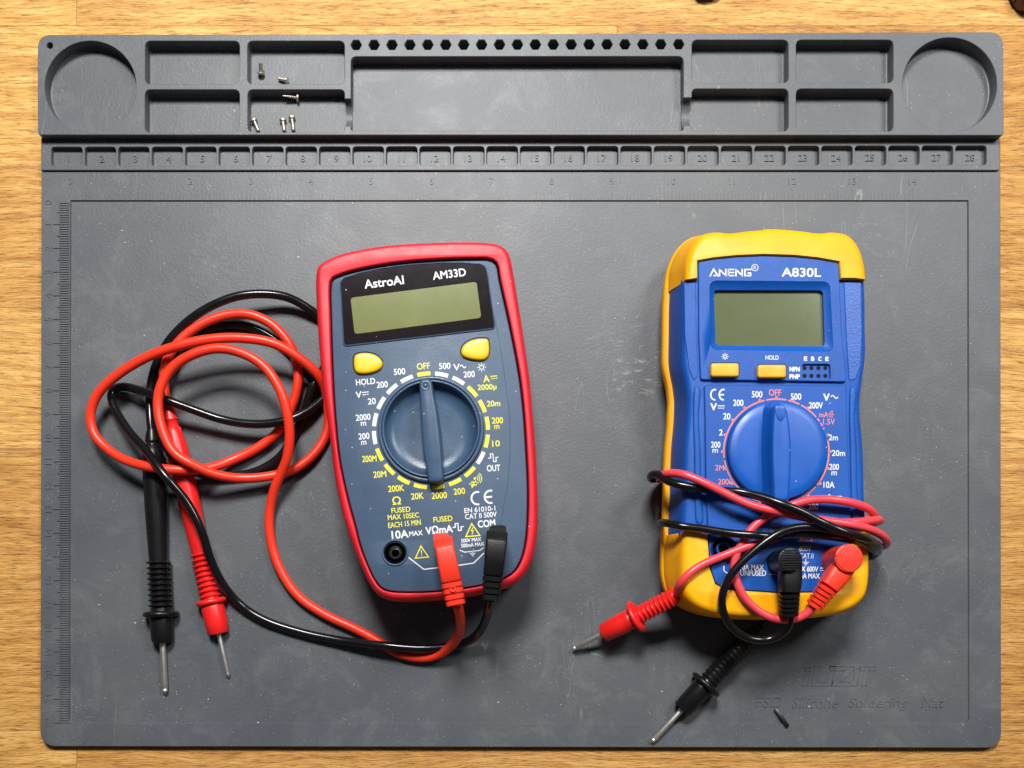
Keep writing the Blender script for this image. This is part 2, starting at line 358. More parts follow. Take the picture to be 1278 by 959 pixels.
def strip(b, pts, w, z, mi=0, closed=False):
    """flat printed line of width w px through photo pixels"""
    q = [Vector(F(x, y, z)) for x, y in pts]; n = len(q); hw = w * S * (D - z) / D / 2; Ls, Rs = [], []
    for i in range(n):
        a = q[i - 1] if (i or closed) else q[i]; c = q[(i + 1) % n] if (i < n - 1 or closed) else q[i]
        e1 = (q[i] - a); e2 = (c - q[i]); e1 = e1 if e1.length > 1e-7 else e2; e2 = e2 if e2.length > 1e-7 else e1
        n1 = Vector((-e1.y, e1.x)).normalized(); n2 = Vector((-e2.y, e2.x)).normalized(); m = (n1 + n2).normalized(); k = hw / max(.4, m.dot(n1))
        Ls.append(q[i] + m * k); Rs.append(q[i] - m * k)
    old = b.mi; b.mi = mi; i0 = b.add([(*p, z) for p in Rs]); i1 = b.add([(*p, z) for p in Ls])
    for k in range(n if closed else n - 1):
        j = (k + 1) % n; b.face((i0 + k, i0 + j, i1 + j, i1 + k))
    b.mi = old
def discs(b, pts, r, z, mi=0, n=16):
    old = b.mi; b.mi = mi
    for x, y in pts:
        c = F(x, y, z); b.cap([circle(c[0], c[1], r * S * (D - z) / D, n)], z)
    b.mi = old
def arcpx(cx, cy, r, a0, a1, n=24): return [(cx + r * math.cos(math.radians(a0 + (a1 - a0) * k / n)), cy - r * math.sin(math.radians(a0 + (a1 - a0) * k / n))) for k in range(n + 1)]
def rot_px(pts, cx, cy, deg):
    c, s_ = math.cos(math.radians(deg)), math.sin(math.radians(deg))
    return [(cx + x * c + y * s_, cy - x * s_ + y * c) for x, y in pts]
def dc_symbol(b, px, py, w, z, rot, mi):
    strip(b, rot_px([(-w / 2, -1.3), (w / 2, -1.3)], px, py, rot), 1.1, z, mi)
    for k in (-1, 0, 1): strip(b, rot_px([(k * w / 3 - w / 9, 1.6), (k * w / 3 + w / 9, 1.6)], px, py, rot), 1.1, z, mi)
def tilde(b, px, py, w, z, rot, mi):
    strip(b, rot_px([(-w / 2 + w * k / 12, -1.8 * math.sin(k / 12 * 2 * math.pi)) for k in range(13)], px, py, rot), 1.2, z, mi)
def sun_symbol(b, px, py, r, z, mi):
    strip(b, arcpx(px, py, r * .45, 0, 330, 12), .9, z, mi, True)
    for k in range(8):
        a = k * math.pi / 4; strip(b, [(px + r * .65 * math.cos(a), py + r * .65 * math.sin(a)), (px + r * math.cos(a), py + r * math.sin(a))], .9, z, mi)
def square_wave(b, px, py, w, h, z, rot, mi, lw=1.1):
    p = [(-.5, .0), (-.25, .0), (-.25, -.5), (.0, -.5), (.0, .5), (.25, .5), (.25, .0), (.5, 0)]
    strip(b, rot_px([(x * w, y * h) for x, y in p], px, py, rot), lw, z, mi)
def ce_mark(b, px, py, w, h, z, rot, mi, lw=2.2):
    r = h / 2; rx = w * .29
    for dx, e in ((-w / 2 + rx, 0), (w / 2 - rx * .3, 1)):
        a = [(dx + rx * math.cos(math.radians(t)), -r * .95 * math.sin(math.radians(t))) for t in range(70, 295, 15)]
        strip(b, rot_px(a, px, py, rot), lw, z, mi)
        if e: strip(b, rot_px([(dx - rx * .9, 0), (dx + rx * .2, 0)], px, py, rot), lw, z, mi)
def triangle_sign(b, px, py, w, h, z, rot, mi, bolt=False, lw=1.5):
    strip(b, rot_px([(-w / 2, h / 2), (w / 2, h / 2), (0, -h / 2)], px, py, rot), lw, z, mi, True)
    if bolt: strip(b, rot_px([(1.2, -h * .2), (-1.3, h * .08), (1.3, h * .08), (-.8, h * .36)], px, py, rot), 1.1, z, mi)
    else: strip(b, rot_px([(0, -h * .16), (0, h * .18)], px, py, rot), 1.3, z, mi); strip(b, rot_px([(0, h * .25), (0, h * .36)], px, py, rot), 1.3, z, mi)
def ground_symbol(b, px, py, s_, z, mi, rot=0):
    strip(b, rot_px([(0, -s_), (0, 0)], px, py, rot), 1, z, mi)
    for k, w in enumerate((1.0, .62, .25)): strip(b, rot_px([(-s_ * w, k * s_ * .45), (s_ * w, k * s_ * .45)], px, py, rot), .9, z, mi)

# ================================================================ table
b = B(); b.box((0, 90, -2.5 - 15), 900, 800, 30)
tag(b.build('tabletop', 'oak'), 'oak table top of pale staves under the grey mat', None, kind='structure')

# ================================================================ soldering mat
ZT, ZS, ZB = 5.6, 1.7, .7         # tops of the tray bar, the numbered strip and the border (the working area is z = 0)
mat = thing('soldering_mat', 'large grey silicone work mat with parts tray along its top edge', 'mat', (0, 0, -2.5))
b = B()
base = roundpoly(FS([(51.5, 176.2), (1249, 175.6), (1250, 934), (50, 932)], ZB), [2, 2, 6, 6])
base = ccw(base)
b.loft(base, [(.35, -2.5), (0, -2.1), (0, ZB - .4), (.35, ZB)], top=False)
area_ = ccw(roundpoly(FS([(87.5, 250), (1209, 250), (1210, 904), (86, 903)], ZB), [.4, .4, 2.5, 2.5]))
# underside strip of the border under the tray is covered by the bar
b.cap([inset(base, .35), area_, ccw(FS([(58, 181.0), (1241, 179.0), (1241, 210.0), (58, 210.6)], ZS))], ZB)
b.hole(area_, [(0, ZB), (.12, ZB - .25), (.3, 0)])
b.build('base_sheet', 'silicone', mat, 20)
# tray bar
b = B()
to = ccw(roundpoly(FS([(47, 43.5), (660, 42.5), (1252, 40), (1253, 169), (47, 168.5)], ZT), [5, 0, 5, 1.2, 1.2]))
holes = []
def hp(pts, r): h = ccw(roundpoly(FS(pts, ZT), r)); holes.append(h); return h
deep = []
for (cx, cy, r) in ((112.7, 108.5, 57.3), (1185.3, 106, 59)):
    c = F(cx, cy, ZT); h = ccw(circle(c[0], c[1], r * S * (D - ZT) / D, 96)); holes.append(h); deep.append(h)
for q in ((181, 51.3, 299, 105), (308.7, 51.3, 430, 105), (180.7, 112, 299, 165.3), (863.5, 50, 984, 103.5), (993.6, 50, 1115, 103.5), (993.6, 111, 1115, 164)):
    deep.append(hp(rect(*q), 2.2))
deep.append(hp([(309, 112), (430, 112), (430, 123.5), (438, 123.5), (438, 70.8), (853, 70.5), (853, 122), (863.5, 122), (863.5, 111), (984, 111), (984, 164),
                (863.5, 164), (863.5, 157), (853, 157), (853, 163.3), (438, 163.3), (438, 157.5), (430, 157.5), (430, 165.3), (309, 165.3)],
               [2.2, 2.2, .3, .3, 2.2, 2.2, .3, .3, 2.2, 2.2, 2.2, 1.5, .8, .8, 1.5, 1.5, .8, .8, 1.5, 2.2]))
hexes = []
for k in range(19):
    cx = 444.4 + k * 22.37; c = F(cx, 56.3 - k * .05, ZT); h = ccw(circle(c[0], c[1], 6.9 * S, 6)); h = roundpoly(h, .35, 2); h = ccw(h); holes.append(h); hexes.append(h)
c = F(62, 57, ZT); h = ccw(circle(c[0], c[1], 3.9 * S, 24)); holes.append(h); hexes.append(h)
CH = .22
b.loft(to, [(.5, .75), (0, 1.2), (0, ZT - CH), (CH, ZT)], top=False)
b.cap([inset(to, CH)] + [inset(h, -CH) for h in holes], ZT)
for h in deep:
    big = h is deep[-1]
    b.hole(h, [(-CH, ZT), (-.05, ZT - .12), (.04, ZT - .4), (.12, .75)] + ([(.14, .12)] if big else [(.4, .3), (.8, .125)]), floor=False)
    b.cap([inset(h, .1)], .12)
for h in hexes: b.hole(h, [(-CH, ZT), (0, ZT - .2), (.04, -1.5)])
# low saddles where the dividers are cut away
for x0, x1, y0, y1 in ((430.3, 437.8, 123, 157.5), (853.3, 863.3, 121.5, 157)):
    x0_, x1_ = x0, x1
    pts = []
    for k in range(15):
        t = k / 14; z = 1.0 + 2.6 * (2 * t - 1) ** 2
        pts.append((t, z))
    prev = None
    for t, z in pts:
        y = y0 + (y1 - y0) * t; a = F(x0_, y, ZT); c = F(x1_, y, ZT)
        i = b.add([(a[0], a[1], .1), (a[0], a[1], z), (c[0], c[1], z), (c[0], c[1], .1)])
        if prev is not None:
            for u in range(3): b.face((prev + u, i + u, i + u + 1, prev + u + 1))
        prev = i
b.build('parts_tray', 'silicone', mat, 22)
# numbered strip
b = B()
so = ccw(roundpoly(FS([(51, 172), (1248, 172), (1248, 212.6), (51, 212.6)], ZS), [.6, .6, 1.0, 1.0]))
sl = []
for k in range(28):
    x0 = 63.8 + k * 41.8; yo = -1.6 * k / 27
    h = ccw(roundpoly(FS(rect(x0, 183.5 + yo, x0 + 39, 207.8 + yo), ZS), 1.35, 4)); sl.append(h)
b.loft(so, [(0, .72), (0, ZS - .2), (.2, ZS)], top=False)
b.cap([inset(so, .2)] + [inset(h, -.15) for h in sl], ZS)
for h in sl: b.hole(h, [(-.15, ZS), (0, ZS - .12), (.06, -.45), (.3, -.7)])
b.build('number_strip', 'silicone', mat, 22)
b = B()
for k in range(28):
    text(b, str(k + 1), 63.8 + k * 41.8 + (22 if k < 9 else 19.5) - k * .05, 198.8 - 1.6 * k / 27, None, 8.4, -.71, thick=.42)
for n in range(15):
    text(b, str(n), 87.7 + 75.1 * n, 226.5, None, 8.2, ZB, bold=-.022, thick=.22)
for n in range(23):
    y = 250.5 + 29.6 * n; text(b, str(n), 60.5, y + (0 if n else 2), None, 8.4, ZB, rot=90, bold=-.022, thick=.26)
b.build('embossed_numerals', 'silicone', mat, angle=20)
b = B()
for k in range(1, 221):
    y = 250.5 + 2.96 * k; x0 = 66.5 if k % 10 == 0 else (71.5 if k % 5 == 0 else 74.5)
    a, c = F(x0, y, ZB), F(86.6, y, ZB); b.box(((a[0] + c[0]) / 2, a[1], ZB), c[0] - a[0], .40, .72)
for k in range(0, 14 * 16 + 1):
    x = 87.7 + 75.1 / 16 * k; y0 = 236.5 if k % 16 == 0 else (240.0 if k % 4 == 0 else 242.5)
    a, c = F(x, y0, ZB), F(x, 248.3, ZB); b.box((a[0], (a[1] + c[1]) / 2, ZB), .22, a[1] - c[1], .22)
b.build('ruler_ticks', 'silicone', mat)
b = B()
text(b, 'ESD', 959, 876, 34, 13, .0, bold=-.02, thick=.28, italic=.25)
text(b, 'Silicone', 1017.5, 877, 58, 13.5, .0, bold=-.02, thick=.28, italic=.25)
text(b, 'Soldering', 1096.5, 878.5, 75, 16, .0, bold=-.02, thick=.28, italic=.25)
text(b, 'Mat', 1164, 876.5, 29, 13.5, .0, bold=-.02, thick=.28, italic=.25)
# outlined maker's word: open letters drawn as raised hairlines
def ridge(b, pts, w=.75, z=0., h=.22, closed=False):
    q = [F3(x, y, z + h * .45) for x, y in pts]
    if closed: q.append(q[0])
    for i in range(len(q) - 1):
        a, c = q[i], q[i + 1]; d = c - a; b.box((a + c) / 2, d.length + w * S * .8, w * S, h, rot=math.atan2(d.y, d.x))
ridge(b, [(1006, 834), (1012, 834), (1011, 838), (1005, 838)], closed=True)
ridge(b, [(1005, 842), (1011, 842), (1008, 856), (1002, 856)], closed=True)
ridge(b, [(1017, 832), (1024, 832), (1020, 851), (1032, 851), (1036, 832), (1043, 832), (1038, 856), (1013, 856)], closed=True)
ridge(b, [(1035, 832), (1066, 832), (1065, 837), (1049, 851), (1062, 851), (1061, 856), (1038, 856), (1039, 851), (1055, 837), (1036, 837)], closed=True)
ridge(b, [(1068, 834), (1074, 834), (1070, 856), (1064, 856)], closed=True)
ridge(b, [(1074, 832), (1093, 832), (1092, 837), (1085, 837), (1081, 856), (1075, 856), (1079, 837), (1073, 837)], closed=True)
b.build('embossed_lettering', 'silicone', mat, angle=20)

# ================================================================ screws
def screw(label, head, tip, z0, z1, rh=1.45, rs=.72, thread=True, pointed=False):
    a, c = F3(*head, z0), F3(*tip, z1); ax = (c - a); Ln = ax.length; ax.normalize()
    t = thing('screw', label, 'screw', tuple(a), 'small loose metal screws in the tray')
    h = B(); R = ax.to_track_quat('Z', 'Y').to_matrix()
    def P(r, d, n=20): return [a + R @ Vector((r * math.cos(2 * math.pi * k / n), r * math.sin(2 * math.pi * k / n), d)) for k in range(n)]
    rows = [(.35, -.25), (.45, -.8), (rh * .7, -.75), (rh, -.35), (rh, .1), (rs, .2)]
    prev = None
    for r, d in rows:
        i = h.add(P(r, d))
        if prev is not None:
            for k in range(20): h.face((prev + k, prev + (k + 1) % 20, i + (k + 1) % 20, i + k))
        else: h.face([i + 19 - k for k in range(20)])
        prev = i
    h.recalc = True; h.build('head', 'screw', t)
    h = B(); prev = None; L_ = Ln; m = 26
    for j in range(m + 1):
        d = .15 + (L_ - .15) * j / m; r = rs * (1 + (.16 if (j % 3 == 0) else -.14) if thread else 1)
        if pointed: r *= max(.12, 1 - (j / m) ** 2.2)
        elif j == m: r = rs * .8
        i = h.add(P(r, d))
        if prev is not None:
            for k in range(20): h.face((prev + k, prev + (k + 1) % 20, i + (k + 1) % 20, i + k))
        prev = i
    h.face([prev + k for k in range(20)]); h.recalc = True; h.build('shank', 'screw', t)
    return t
screw('stubby screw with its round head down, alone near the upper cell corner', (325.6, 91), (325.4, 78.5), 1.6, 3.6, 1.5, .85, False)
screw('short countersunk screw lying slanted in the upper tray cell', (357.5, 100.5), (347.5, 98.2), 1.5, 1.0, 1.35, .7, False)
screw('pointed self-tapping screw leaning at the back wall of the lower cell', (370.5, 122), (352.5, 119.6), 2.0, 3.6, 1.6, .62, True, True)
screw('round-headed screw lying in the left corner of the lower cell', (317.2, 151), (322.6, 163.6), 1.45, .9)
screw('left one of the two screws lying side by side', (353, 150.5), (354.8, 163.6), 1.45, .9)
screw('right one of the two screws lying side by side', (364.2, 147.5), (366.4, 163.2), 1.45, .9)

# ================================================================ red-framed meter
ZF, ZR = 30.0, 31.6
red = thing('multimeter', 'multimeter with red rubber frame, slate blue face and lime screen', 'multimeter', (*F(536, 530, 0), 0), 'digital multimeters on the mat')
outer = [(395, 348), (397.3, 337), (406, 329.5), (427, 320.5), (474, 311), (532, 306.5), (591, 305.6), (616, 307.4), (629, 312), (636, 321), (639.6, 337), (647.6, 384), (654.8, 431), (661.4, 478),
         (665.5, 524), (669, 571), (671, 618), (671.3, 655), (668.5, 681), (663.5, 701), (654, 719), (641, 730), (609, 739.5), (579, 745.5), (534, 750), (505.7, 751.2), (485, 749.3), (472, 743), (462.5, 731.5),
         (451, 708), (440.5, 682), (431.5, 655), (424.5, 629), (418.3, 597), (412.5, 551), (407, 512), (403.3, 482), (400, 450), (397, 407), (395.2, 372)]
inner = [(410.5, 357), (412.6, 347.3), (421, 342.8), (438.7, 337), (485.6, 327.8), (544, 322.6), (591, 321.2), (612, 322), (620.4, 327.2), (625, 348.7), (638, 407), (649.5, 468), (654.6, 510), (658, 560), (660, 600), (660, 640),
         (657.4, 675), (652, 697.6), (643, 713.5), (628, 723.6), (601.5, 731.5), (552.7, 738.6), (515, 740.4), (487, 739.2), (475.7, 735.3), (467, 725.5), (451, 690), (441.5, 655), (431.6, 618), (422, 571), (416, 510), (412.8, 450), (411.2, 396)]
O = ccw(smooth_outline(FS(outer, 26), 180)); I = ccw(smooth_outline(FS(inner, ZR), 180))
b = B()
prof = [(4.0, .0), (2.2, .6), (1.0, 2.5), (.5, 6), (0, 14), (0, 25), (.15, 27.5), (.6, 29.6), (1.2, 30.8), (2.0, 31.5), (2.8, ZR)]
b.loft(O, prof, top=False, bottom=True)
io = inset(I, -.5)
b.cap([inset(O, 2.8), io], ZR); b.hole(io, [(0, ZR), (.25, ZR - .1), (.5, ZR - .4), (.52, ZF - 3)], floor=False)
b.build('holster', 'holster_red', red, 50)
dcx, dcy = F(538, 536.4, ZF); DK = S * (D - ZF) / D
jx, jy = F(493, 690, ZF)
b = B()
fo = inset(I, .62)
body_holes = [ccw(circle(dcx, dcy, 66.5 * DK, 72)), ccw(circle(jx, jy, 14.2 * DK, 40))]
b.loft(fo, [(0, 24), (0, ZF - .5), (.15, ZF - .15), (.5, ZF)], top=False)
b.cap([inset(fo, .5)] + body_holes, ZF); b.hole(body_holes[0], [(0, ZF), (0, ZF - 4)]); b.hole(body_holes[1], [(0, ZF), (0, ZF - 2)], floor=False)
# fine raised outline of the label panel
for ln in ([(424, 349), (427, 431), (432, 480), (439, 525), (443, 571), (450, 599), (457, 618), (468, 646), (482, 676)],
           [(604, 331), (613, 376), (622, 419), (631, 478), (636, 520), (636.8, 550), (634.7, 594), (629, 629.5), (625, 656)],
           [(501, 704), (510, 715), (521, 722.5), (533, 728.5), (547, 730.8), (562, 730), (577, 727), (591, 719.5), (605, 707)]):
    b.sweep([F3(x, y, ZF + .02) for x, y in [tuple(v) for v in catmull(ln, 5)]], .16, .16, 6)
b.build('face_panel', 'slate', red, 50)
# display window
bz = [(425.3, 352), (430, 347.5), (450, 341.2), (476, 335.6), (510, 331.2), (545, 329), (575, 328.6), (600, 330.5), (605.5, 334), (608, 345), (616.6, 405), (616.2, 409.2), (431.5, 430.7), (429.5, 428)]
BZ = ccw(roundpoly(FS(bz, ZF + .5), [2, 2, 0, 0, 0, 0, 0, 2, 2, 0, 1, 1, 1, 1]))
lc = ccw(roundpoly(FS([(437.2, 371), (594.8, 351), (600.8, 396.6), (442.4, 417)], ZF + .5), 1.2))
b = B(); b.loft(BZ, [(-.55, ZF + .02), (-.5, ZF + .35), (-.2, ZF + .5), (0, ZF + .3)], top=False)
b.loft(inset(BZ, .02), [(0, ZF + .1), (0, ZF + .38)], top=False); b.build('window_rim', 'slate', red, 50)
b = B(); b.cap([inset(BZ, .05), lc], ZF + .34); b.hole(lc, [(0, ZF + .34), (.05, ZF - .15)], floor=False); wf = b.build('window_frame', 'gloss_black', red)
b = B(); b.cap([inset(lc, -.1)], ZF + .12); b.build('display_screen', 'lcd_lime', wf)
b = B(); zz = ZF + .37
text(b, 'AstroAI', 479.3, 352.3, 49, 10.6, zz, 7, bold=.022); text(b, 'AM33D', 560.7, 342.2, 41, 9.6, zz, 7, bold=.022)
b.build('window_lettering', 'white', wf)
# dial
b = B(); k = DK
b.lathe(dcx, dcy, [(66.2 * k, ZF - 3), (66.2 * k, ZF + .8), (65.6 * k, ZF + 1.15), (64.0 * k, ZF + 1.3), (62.4 * k, ZF + 1.2), (62.0 * k, ZF + .8), (61.4 * k, ZF + .75), (60.8 * k, ZF + 1.6), (60 * k, ZF + 1.9), (58.6 * k, ZF + 1.9), (57.8 * k, ZF + 1.5),
                   (57.2 * k, ZF + .2), (55.5 * k, ZF - 1.0), (52 * k, ZF - 2.0), (46 * k, ZF - 2.7), (38 * k, ZF - 2.9)], 96)
dial = b.build('rotary_dial', 'slate_dial', red, 60)
hx = [(523.5, 476), (525.5, 473.6), (531, 472.7), (536.5, 473), (538.5, 475), (541.6, 492), (545.5, 512), (548.5, 535), (551, 560), (552.6, 582), (553.4, 598), (551, 601.5), (544, 602.5), (537, 602), (534.6, 599), (531, 580), (527.8, 560), (525.8, 535), (524.4, 512), (523.6, 492)]
HX = ccw([tuple(v) for v in resample(catmull(FS(hx, ZF + 5.5), 4, True), 90)])
b = B(); b.loft(HX, [(-.35, ZF - 2.9), (0, ZF + 2), (.1, ZF + 4.8), (.35, ZF + 5.4), (.9, ZF + 5.7)]); gp = b.build('dial_grip', 'slate_dial', dial, 60)
b = B(); c = F(531, 481.5, ZF + 5.7); b.lathe(c[0], c[1], [(1.75, ZF + 5.6), (1.75, ZF + 5.85), (1.5, ZF + 5.95), (1.25, ZF + 5.8), (1.1, ZF + 5.75)], 28); b.lathe(c[0], c[1], [(.95, ZF + 5.7), (.9, ZF + 5.95), (.5, ZF + 6.15), (.15, ZF + 6.2)], 20); b.build('pointer_dot', 'slate_dial', gp, 60)
# buttons
def button(name, pts, z, h, mat_, parent, skirt=.35):
    P = ccw(smooth_outline(FS(pts, z + h), 60)); q = B(); q.loft(P, [(-.05, z - .2), (0, z + h * .5), (.3, z + h * .82), (.9, z + h * .96), (1.8, z + h)])
    o = q.build(name, mat_, parent, 70); return o
q = B()
hb1 = [(442.5, 444), (447, 441.2), (458, 440.3), (467, 442.3), (474, 447), (477.2, 452.5), (475.5, 458.5), (468, 463.5), (458, 465.8), (448, 465.8), (443.6, 463.4), (441.4, 454)]
hb2 = [(575.4, 439.5), (577, 433), (583, 427), (592, 423.3), (602, 422.2), (608.5, 423.2), (610.3, 430), (610.6, 438), (609, 444.5), (604, 448.5), (594, 448.8), (583, 446.6), (577.3, 443.6)]
button('hold_button', hb1, ZF, 1.6, 'button', red); button('backlight_button', hb2, ZF, 1.6, 'button', red)
for hb in (hb1, hb2):
    q = B(); P = ccw(smooth_outline(FS(hb, ZF), 60)); q.cap([inset(P, -.4), P], ZF + .03); q.build('button_gap', 'socket', red)
# socket
b = B(); b.lathe(jx, jy, [(16.8 * k, ZF - .5), (16.6 * k, ZF + .35), (16.0 * k, ZF + .55), (15.0 * k, ZF + .5), (14.3 * k, ZF + .2), (14.1 * k, ZF - 2)], 48, False); jk = b.build('socket', 'slate', red, 60)
b = B(); b.lathe(jx, jy, [(14.0 * k, ZF + .1), (12.6 * k, ZF + .15), (12.2 * k, ZF - 7)], 40); b.lathe(jx, jy, [(8.6 * k, ZF - 7), (8.6 * k, ZF - 1), (6.8 * k, ZF - .9), (6.6 * k, ZF - 7)], 32, False); b.build('socket_bore', 'socket', jk, 50)
b = B(); b.lathe(jx, jy, [(6.5 * k, ZF - 6), (6.4 * k, ZF - 1.6), (5.4 * k, ZF - 1.5), (5.2 * k, ZF - 6)], 32, False); b.build('contact_sleeve', 'brass', jk, 50)
# printing on the face
b = B(); z = ZF + .05; W, Y = 0, 1
ring_c = (537.9, 537.4)
for i in range(20):
    a0 = 97.2 + 18 * i; dxc = math.radians(a0); r = 71.2
    strip(b, arcpx(*ring_c, r, a0 - 6.6, a0 + 6.6, 6), 5.0, z, Y if i in (0, 6, 7, 8, 9, 10, 11, 12, 14, 15, 16, 17) else W)
T = lambda s_, x, y, w, h, m=W, rot=5, bold=.020: text(b, s_, x, y, w, h, z, rot, m, bold)
T('HOLD', 456.2, 476.6, 23.8, 7.4, rot=5); T('V', 447.6, 493, 7, 8); dc_symbol(b, 456, 491, 8.5, z, 6, W)
T('500', 498.6, 464, 14.2, 7.6); T('200', 477, 480.2, 13.8, 7.6); T('20', 464, 501, 9.6, 7.6)
T('OFF', 528.4, 457.2, 16, 7.8, Y); T('500', 555, 457, 14, 7.6, rot=3); T('V', 569.8, 458.6, 7.6, 8, rot=3); tilde(b, 577.8, 457.6, 7.5, z, 3, W)
T('200', 585.5, 467.4, 13.8, 7.6, rot=4); sun_symbol(b, 601, 458.6, 5.6, z, W)
T('A', 607, 473, 7.6, 8.4, Y, 6); dc_symbol(b, 616.5, 471, 8.5, z, 6, Y)
T('2000μ', 607.8, 484, 23.4, 8.2, Y, 3); T('20m', 616, 503.8, 16.4, 7.2, Y, 3); T('200', 620.8, 525, 13.6, 7.6, Y, 3); T('m', 620, 533.2, 6.4, 4.8, Y, 3)
T('10', 619, 553.8, 9.2, 7.6, Y, 4); square_wave(b, 615.6, 571.5, 13, 10, z, 5, W); T('OUT', 616, 584.4, 16.4, 7.8, W, 3)
T('2000', 453.2, 521, 18.2, 7.6); T('m', 453.6, 529.2, 6.4, 4.8); T('200', 454.2, 544.6, 13.4, 7.6); T('m', 454, 553, 6.4, 4.8)
T('200M', 461, 572.8, 17.6, 7.8, Y, 3); T('20M', 474, 592.2, 16, 7.8, Y); T('200K', 494.3, 609.8, 19.6, 7.8, Y); T('20K', 520.9, 619.4, 15.4, 7.8, Y); T('2000', 548.2, 618.6, 18.8, 7.8, Y, 4); T('200', 573.2, 613.4, 14, 7.6, Y, 6)
# buzzer and diode
discs(b, [(592.6, 597.4)], 1.6, z, Y)
for r in (3.8, 6.2, 8.6): strip(b, arcpx(592.6, 597.4, r, -38, 52, 8), 1.0, z, Y)
strip(b, [(585.5, 604.6), (597.8, 602.6)], 1.0, z, Y); strip(b, [(588.5, 601), (589.4, 607.6), (593.6, 603.4), (588.5, 601)], 1.9, z, Y); strip(b, [(593.4, 600), (594.4, 606.6)], 1.5, z, Y)
T('Ω', 495, 625, 10.2, 10, Y); ce_mark(b, 601.6, 621.4, 26.5, 16.5, z, 6, W, 2.3)
T('FUSED', 500.2, 636.6, 23.4, 6.4, Y); T('MAX 10SEC', 503.4, 644.6, 39, 6.4, Y); T('EACH 15 MIN', 504.8, 654, 40.6, 6.6, Y, 6)
T('FUSED', 552.7, 648, 23.6, 6.6, Y, 5); T('10A', 499.2, 667.2, 20.5, 9.6, W, 5, .03); T('MAX', 519, 665.8, 16.6, 5.8, W, 5, .03)
T('VΩmA', 548, 661, 33.5, 9.6, W, 5, .03); square_wave(b, 571.8, 658, 14, 9, z, 5, W, 1.3)
T('EN 61010-1', 598.8, 636, 38.5, 6.2, W, 5); T('CAT II 500V', 600.2, 643.6, 39.4, 6.4, W, 5); T('COM', 607.2, 653.6, 21.4, 8.6, W, 5, .03)
triangle_sign(b, 589.4, 661.5, 17.5, 15.5, z, 5, Y, True); T('500V MAX', 588, 674.2, 25, 4.6, W, 5, .03); T('500mA MAX', 589.8, 680.2, 28.5, 4.6, W, 5, .03)
triangle_sign(b, 526, 689, 16.4, 14.4, z, 5, Y)
strip(b, [(510, 696), (529, 710.8), (575, 705.4), (591, 703), (604, 690.5)], 1.4, z, W)
strip(b, [(573.7, 686.8), (580, 689.4), (598.6, 687.2), (603.6, 683.6)], 1.1, z, W); ground_symbol(b, 589.8, 690.8, 3.6, z, W, 5)
b.build('face_lettering', ['white', 'yellow'], red)

# ================================================================ yellow-framed meter
Z0, ZC, ZP = 3.4, 28.0, 29.2
yel = thing('multimeter', 'multimeter with yellow bumpers, royal blue face and leads wrapped round it', 'multimeter', (*F(955, 530, 0), 0), 'digital multimeters on the mat')
CXm = 941.0                                        # centre line in floor pixels
def FM(fx, fy): return ((fx - NX) * S, -(fy - NY) * S)   # floor pixels -> mm
# right half of the outline at mid height, in floor pixels (traced at z 26: silhouette)
def tofloor(p, z): return (NX + (p[0] - NX) * (D - z) / D, NY + (p[1] - NY) * (D - z) / D)
sil = [(952, 287.5), (975, 288), (999, 290.2), (1023, 293), (1032, 291.6), (1044, 292), (1055, 295), (1064, 303), (1070, 314), (1075, 336), (1077.4, 370), (1078, 410), (1078, 455), (1074, 480), (1071.4, 502), (1072, 525), (1074.6, 552), (1076, 580), (1077, 623), (1078.6, 660), (1080, 700), (1079, 728), (1074.5, 745), (1063, 757.5), (1045, 765.5), (1020, 770.5), (963, 773)]
R_ = [tofloor(p, 24 + 2.2 * min(1, max(0, (345 - p[1]) / 45))) for p in sil]
Lh = [(2 * CXm - x, y) for x, y in reversed(R_)]
Lh = [(x + 0, y) for x, y in Lh if x < 934]
body = R_ + Lh
BO = ccw(smooth_outline([FM(*p) for p in body], 200))
# the sides flare outward towards the base, the bottom end does not
def flare(d):
    A = inset(BO, d)
    if d >= 0: return A
    out = []
    for p, a in zip(BO, A):
        v = Vector(a) - Vector(p); ny = v.normalized().y if v.length > 1e-6 else 0; k_ = 1 - .95 * min(1, max(0, -ny) * 1.15)
        out.append((p[0] + v.x * k_, p[1] + v.y * k_))
    return out
def flared(q, prof, top=True, bottom=False):
    prev = None
    for d, z in prof:
        r = flare(d); i = q.add([(x_, y_, z) for x_, y_ in r])
        if prev is not None: q.bridge(prev, i, len(r))
        prev = i
    if top: q.cap([r], prof[-1][1])
    if bottom: q.cap([flare(prof[0][0])], prof[0][1], False)
# lower shell: yellow band all round
b = B(); flared(b, [(1.2, Z0), (-1.4, Z0 + 1.0), (-4.0, Z0 + 4), (-4.7, Z0 + 8), (-4.5, Z0 + 10.5), (-4.0, Z0 + 11.2), (-2.5, Z0 + 11.4)], bottom=True)
b.build('lower_shell', 'holster_yellow', yel, 60)
b = B(); flared(b, [(-2.4, Z0 + 10.8), (-2.2, 17), (-.4, 22), (.2, 25), (.8, 26.8), (1.8, 27.7), (3.0, ZC)], top=False)
wo = ccw(roundpoly(FS([(889, 358), (1031, 358.5), (1033, 435), (890.5, 434)], ZP - 1.5), 1.0))
so_ = [ccw(circle(*F(903, 685, ZP), 14.6 * S * (D - ZP) / D, 40)), ccw(circle(*F(969, 563.8, ZP), 62.8 * S * (D - ZP) / D, 72))]
b.cap([inset(BO, 3.0), wo] + so_, ZC); b.cap([so_[0]], ZC - 9); b.cap([so_[1]], ZC - .9)
b.build('body', 'blue', yel, 60)
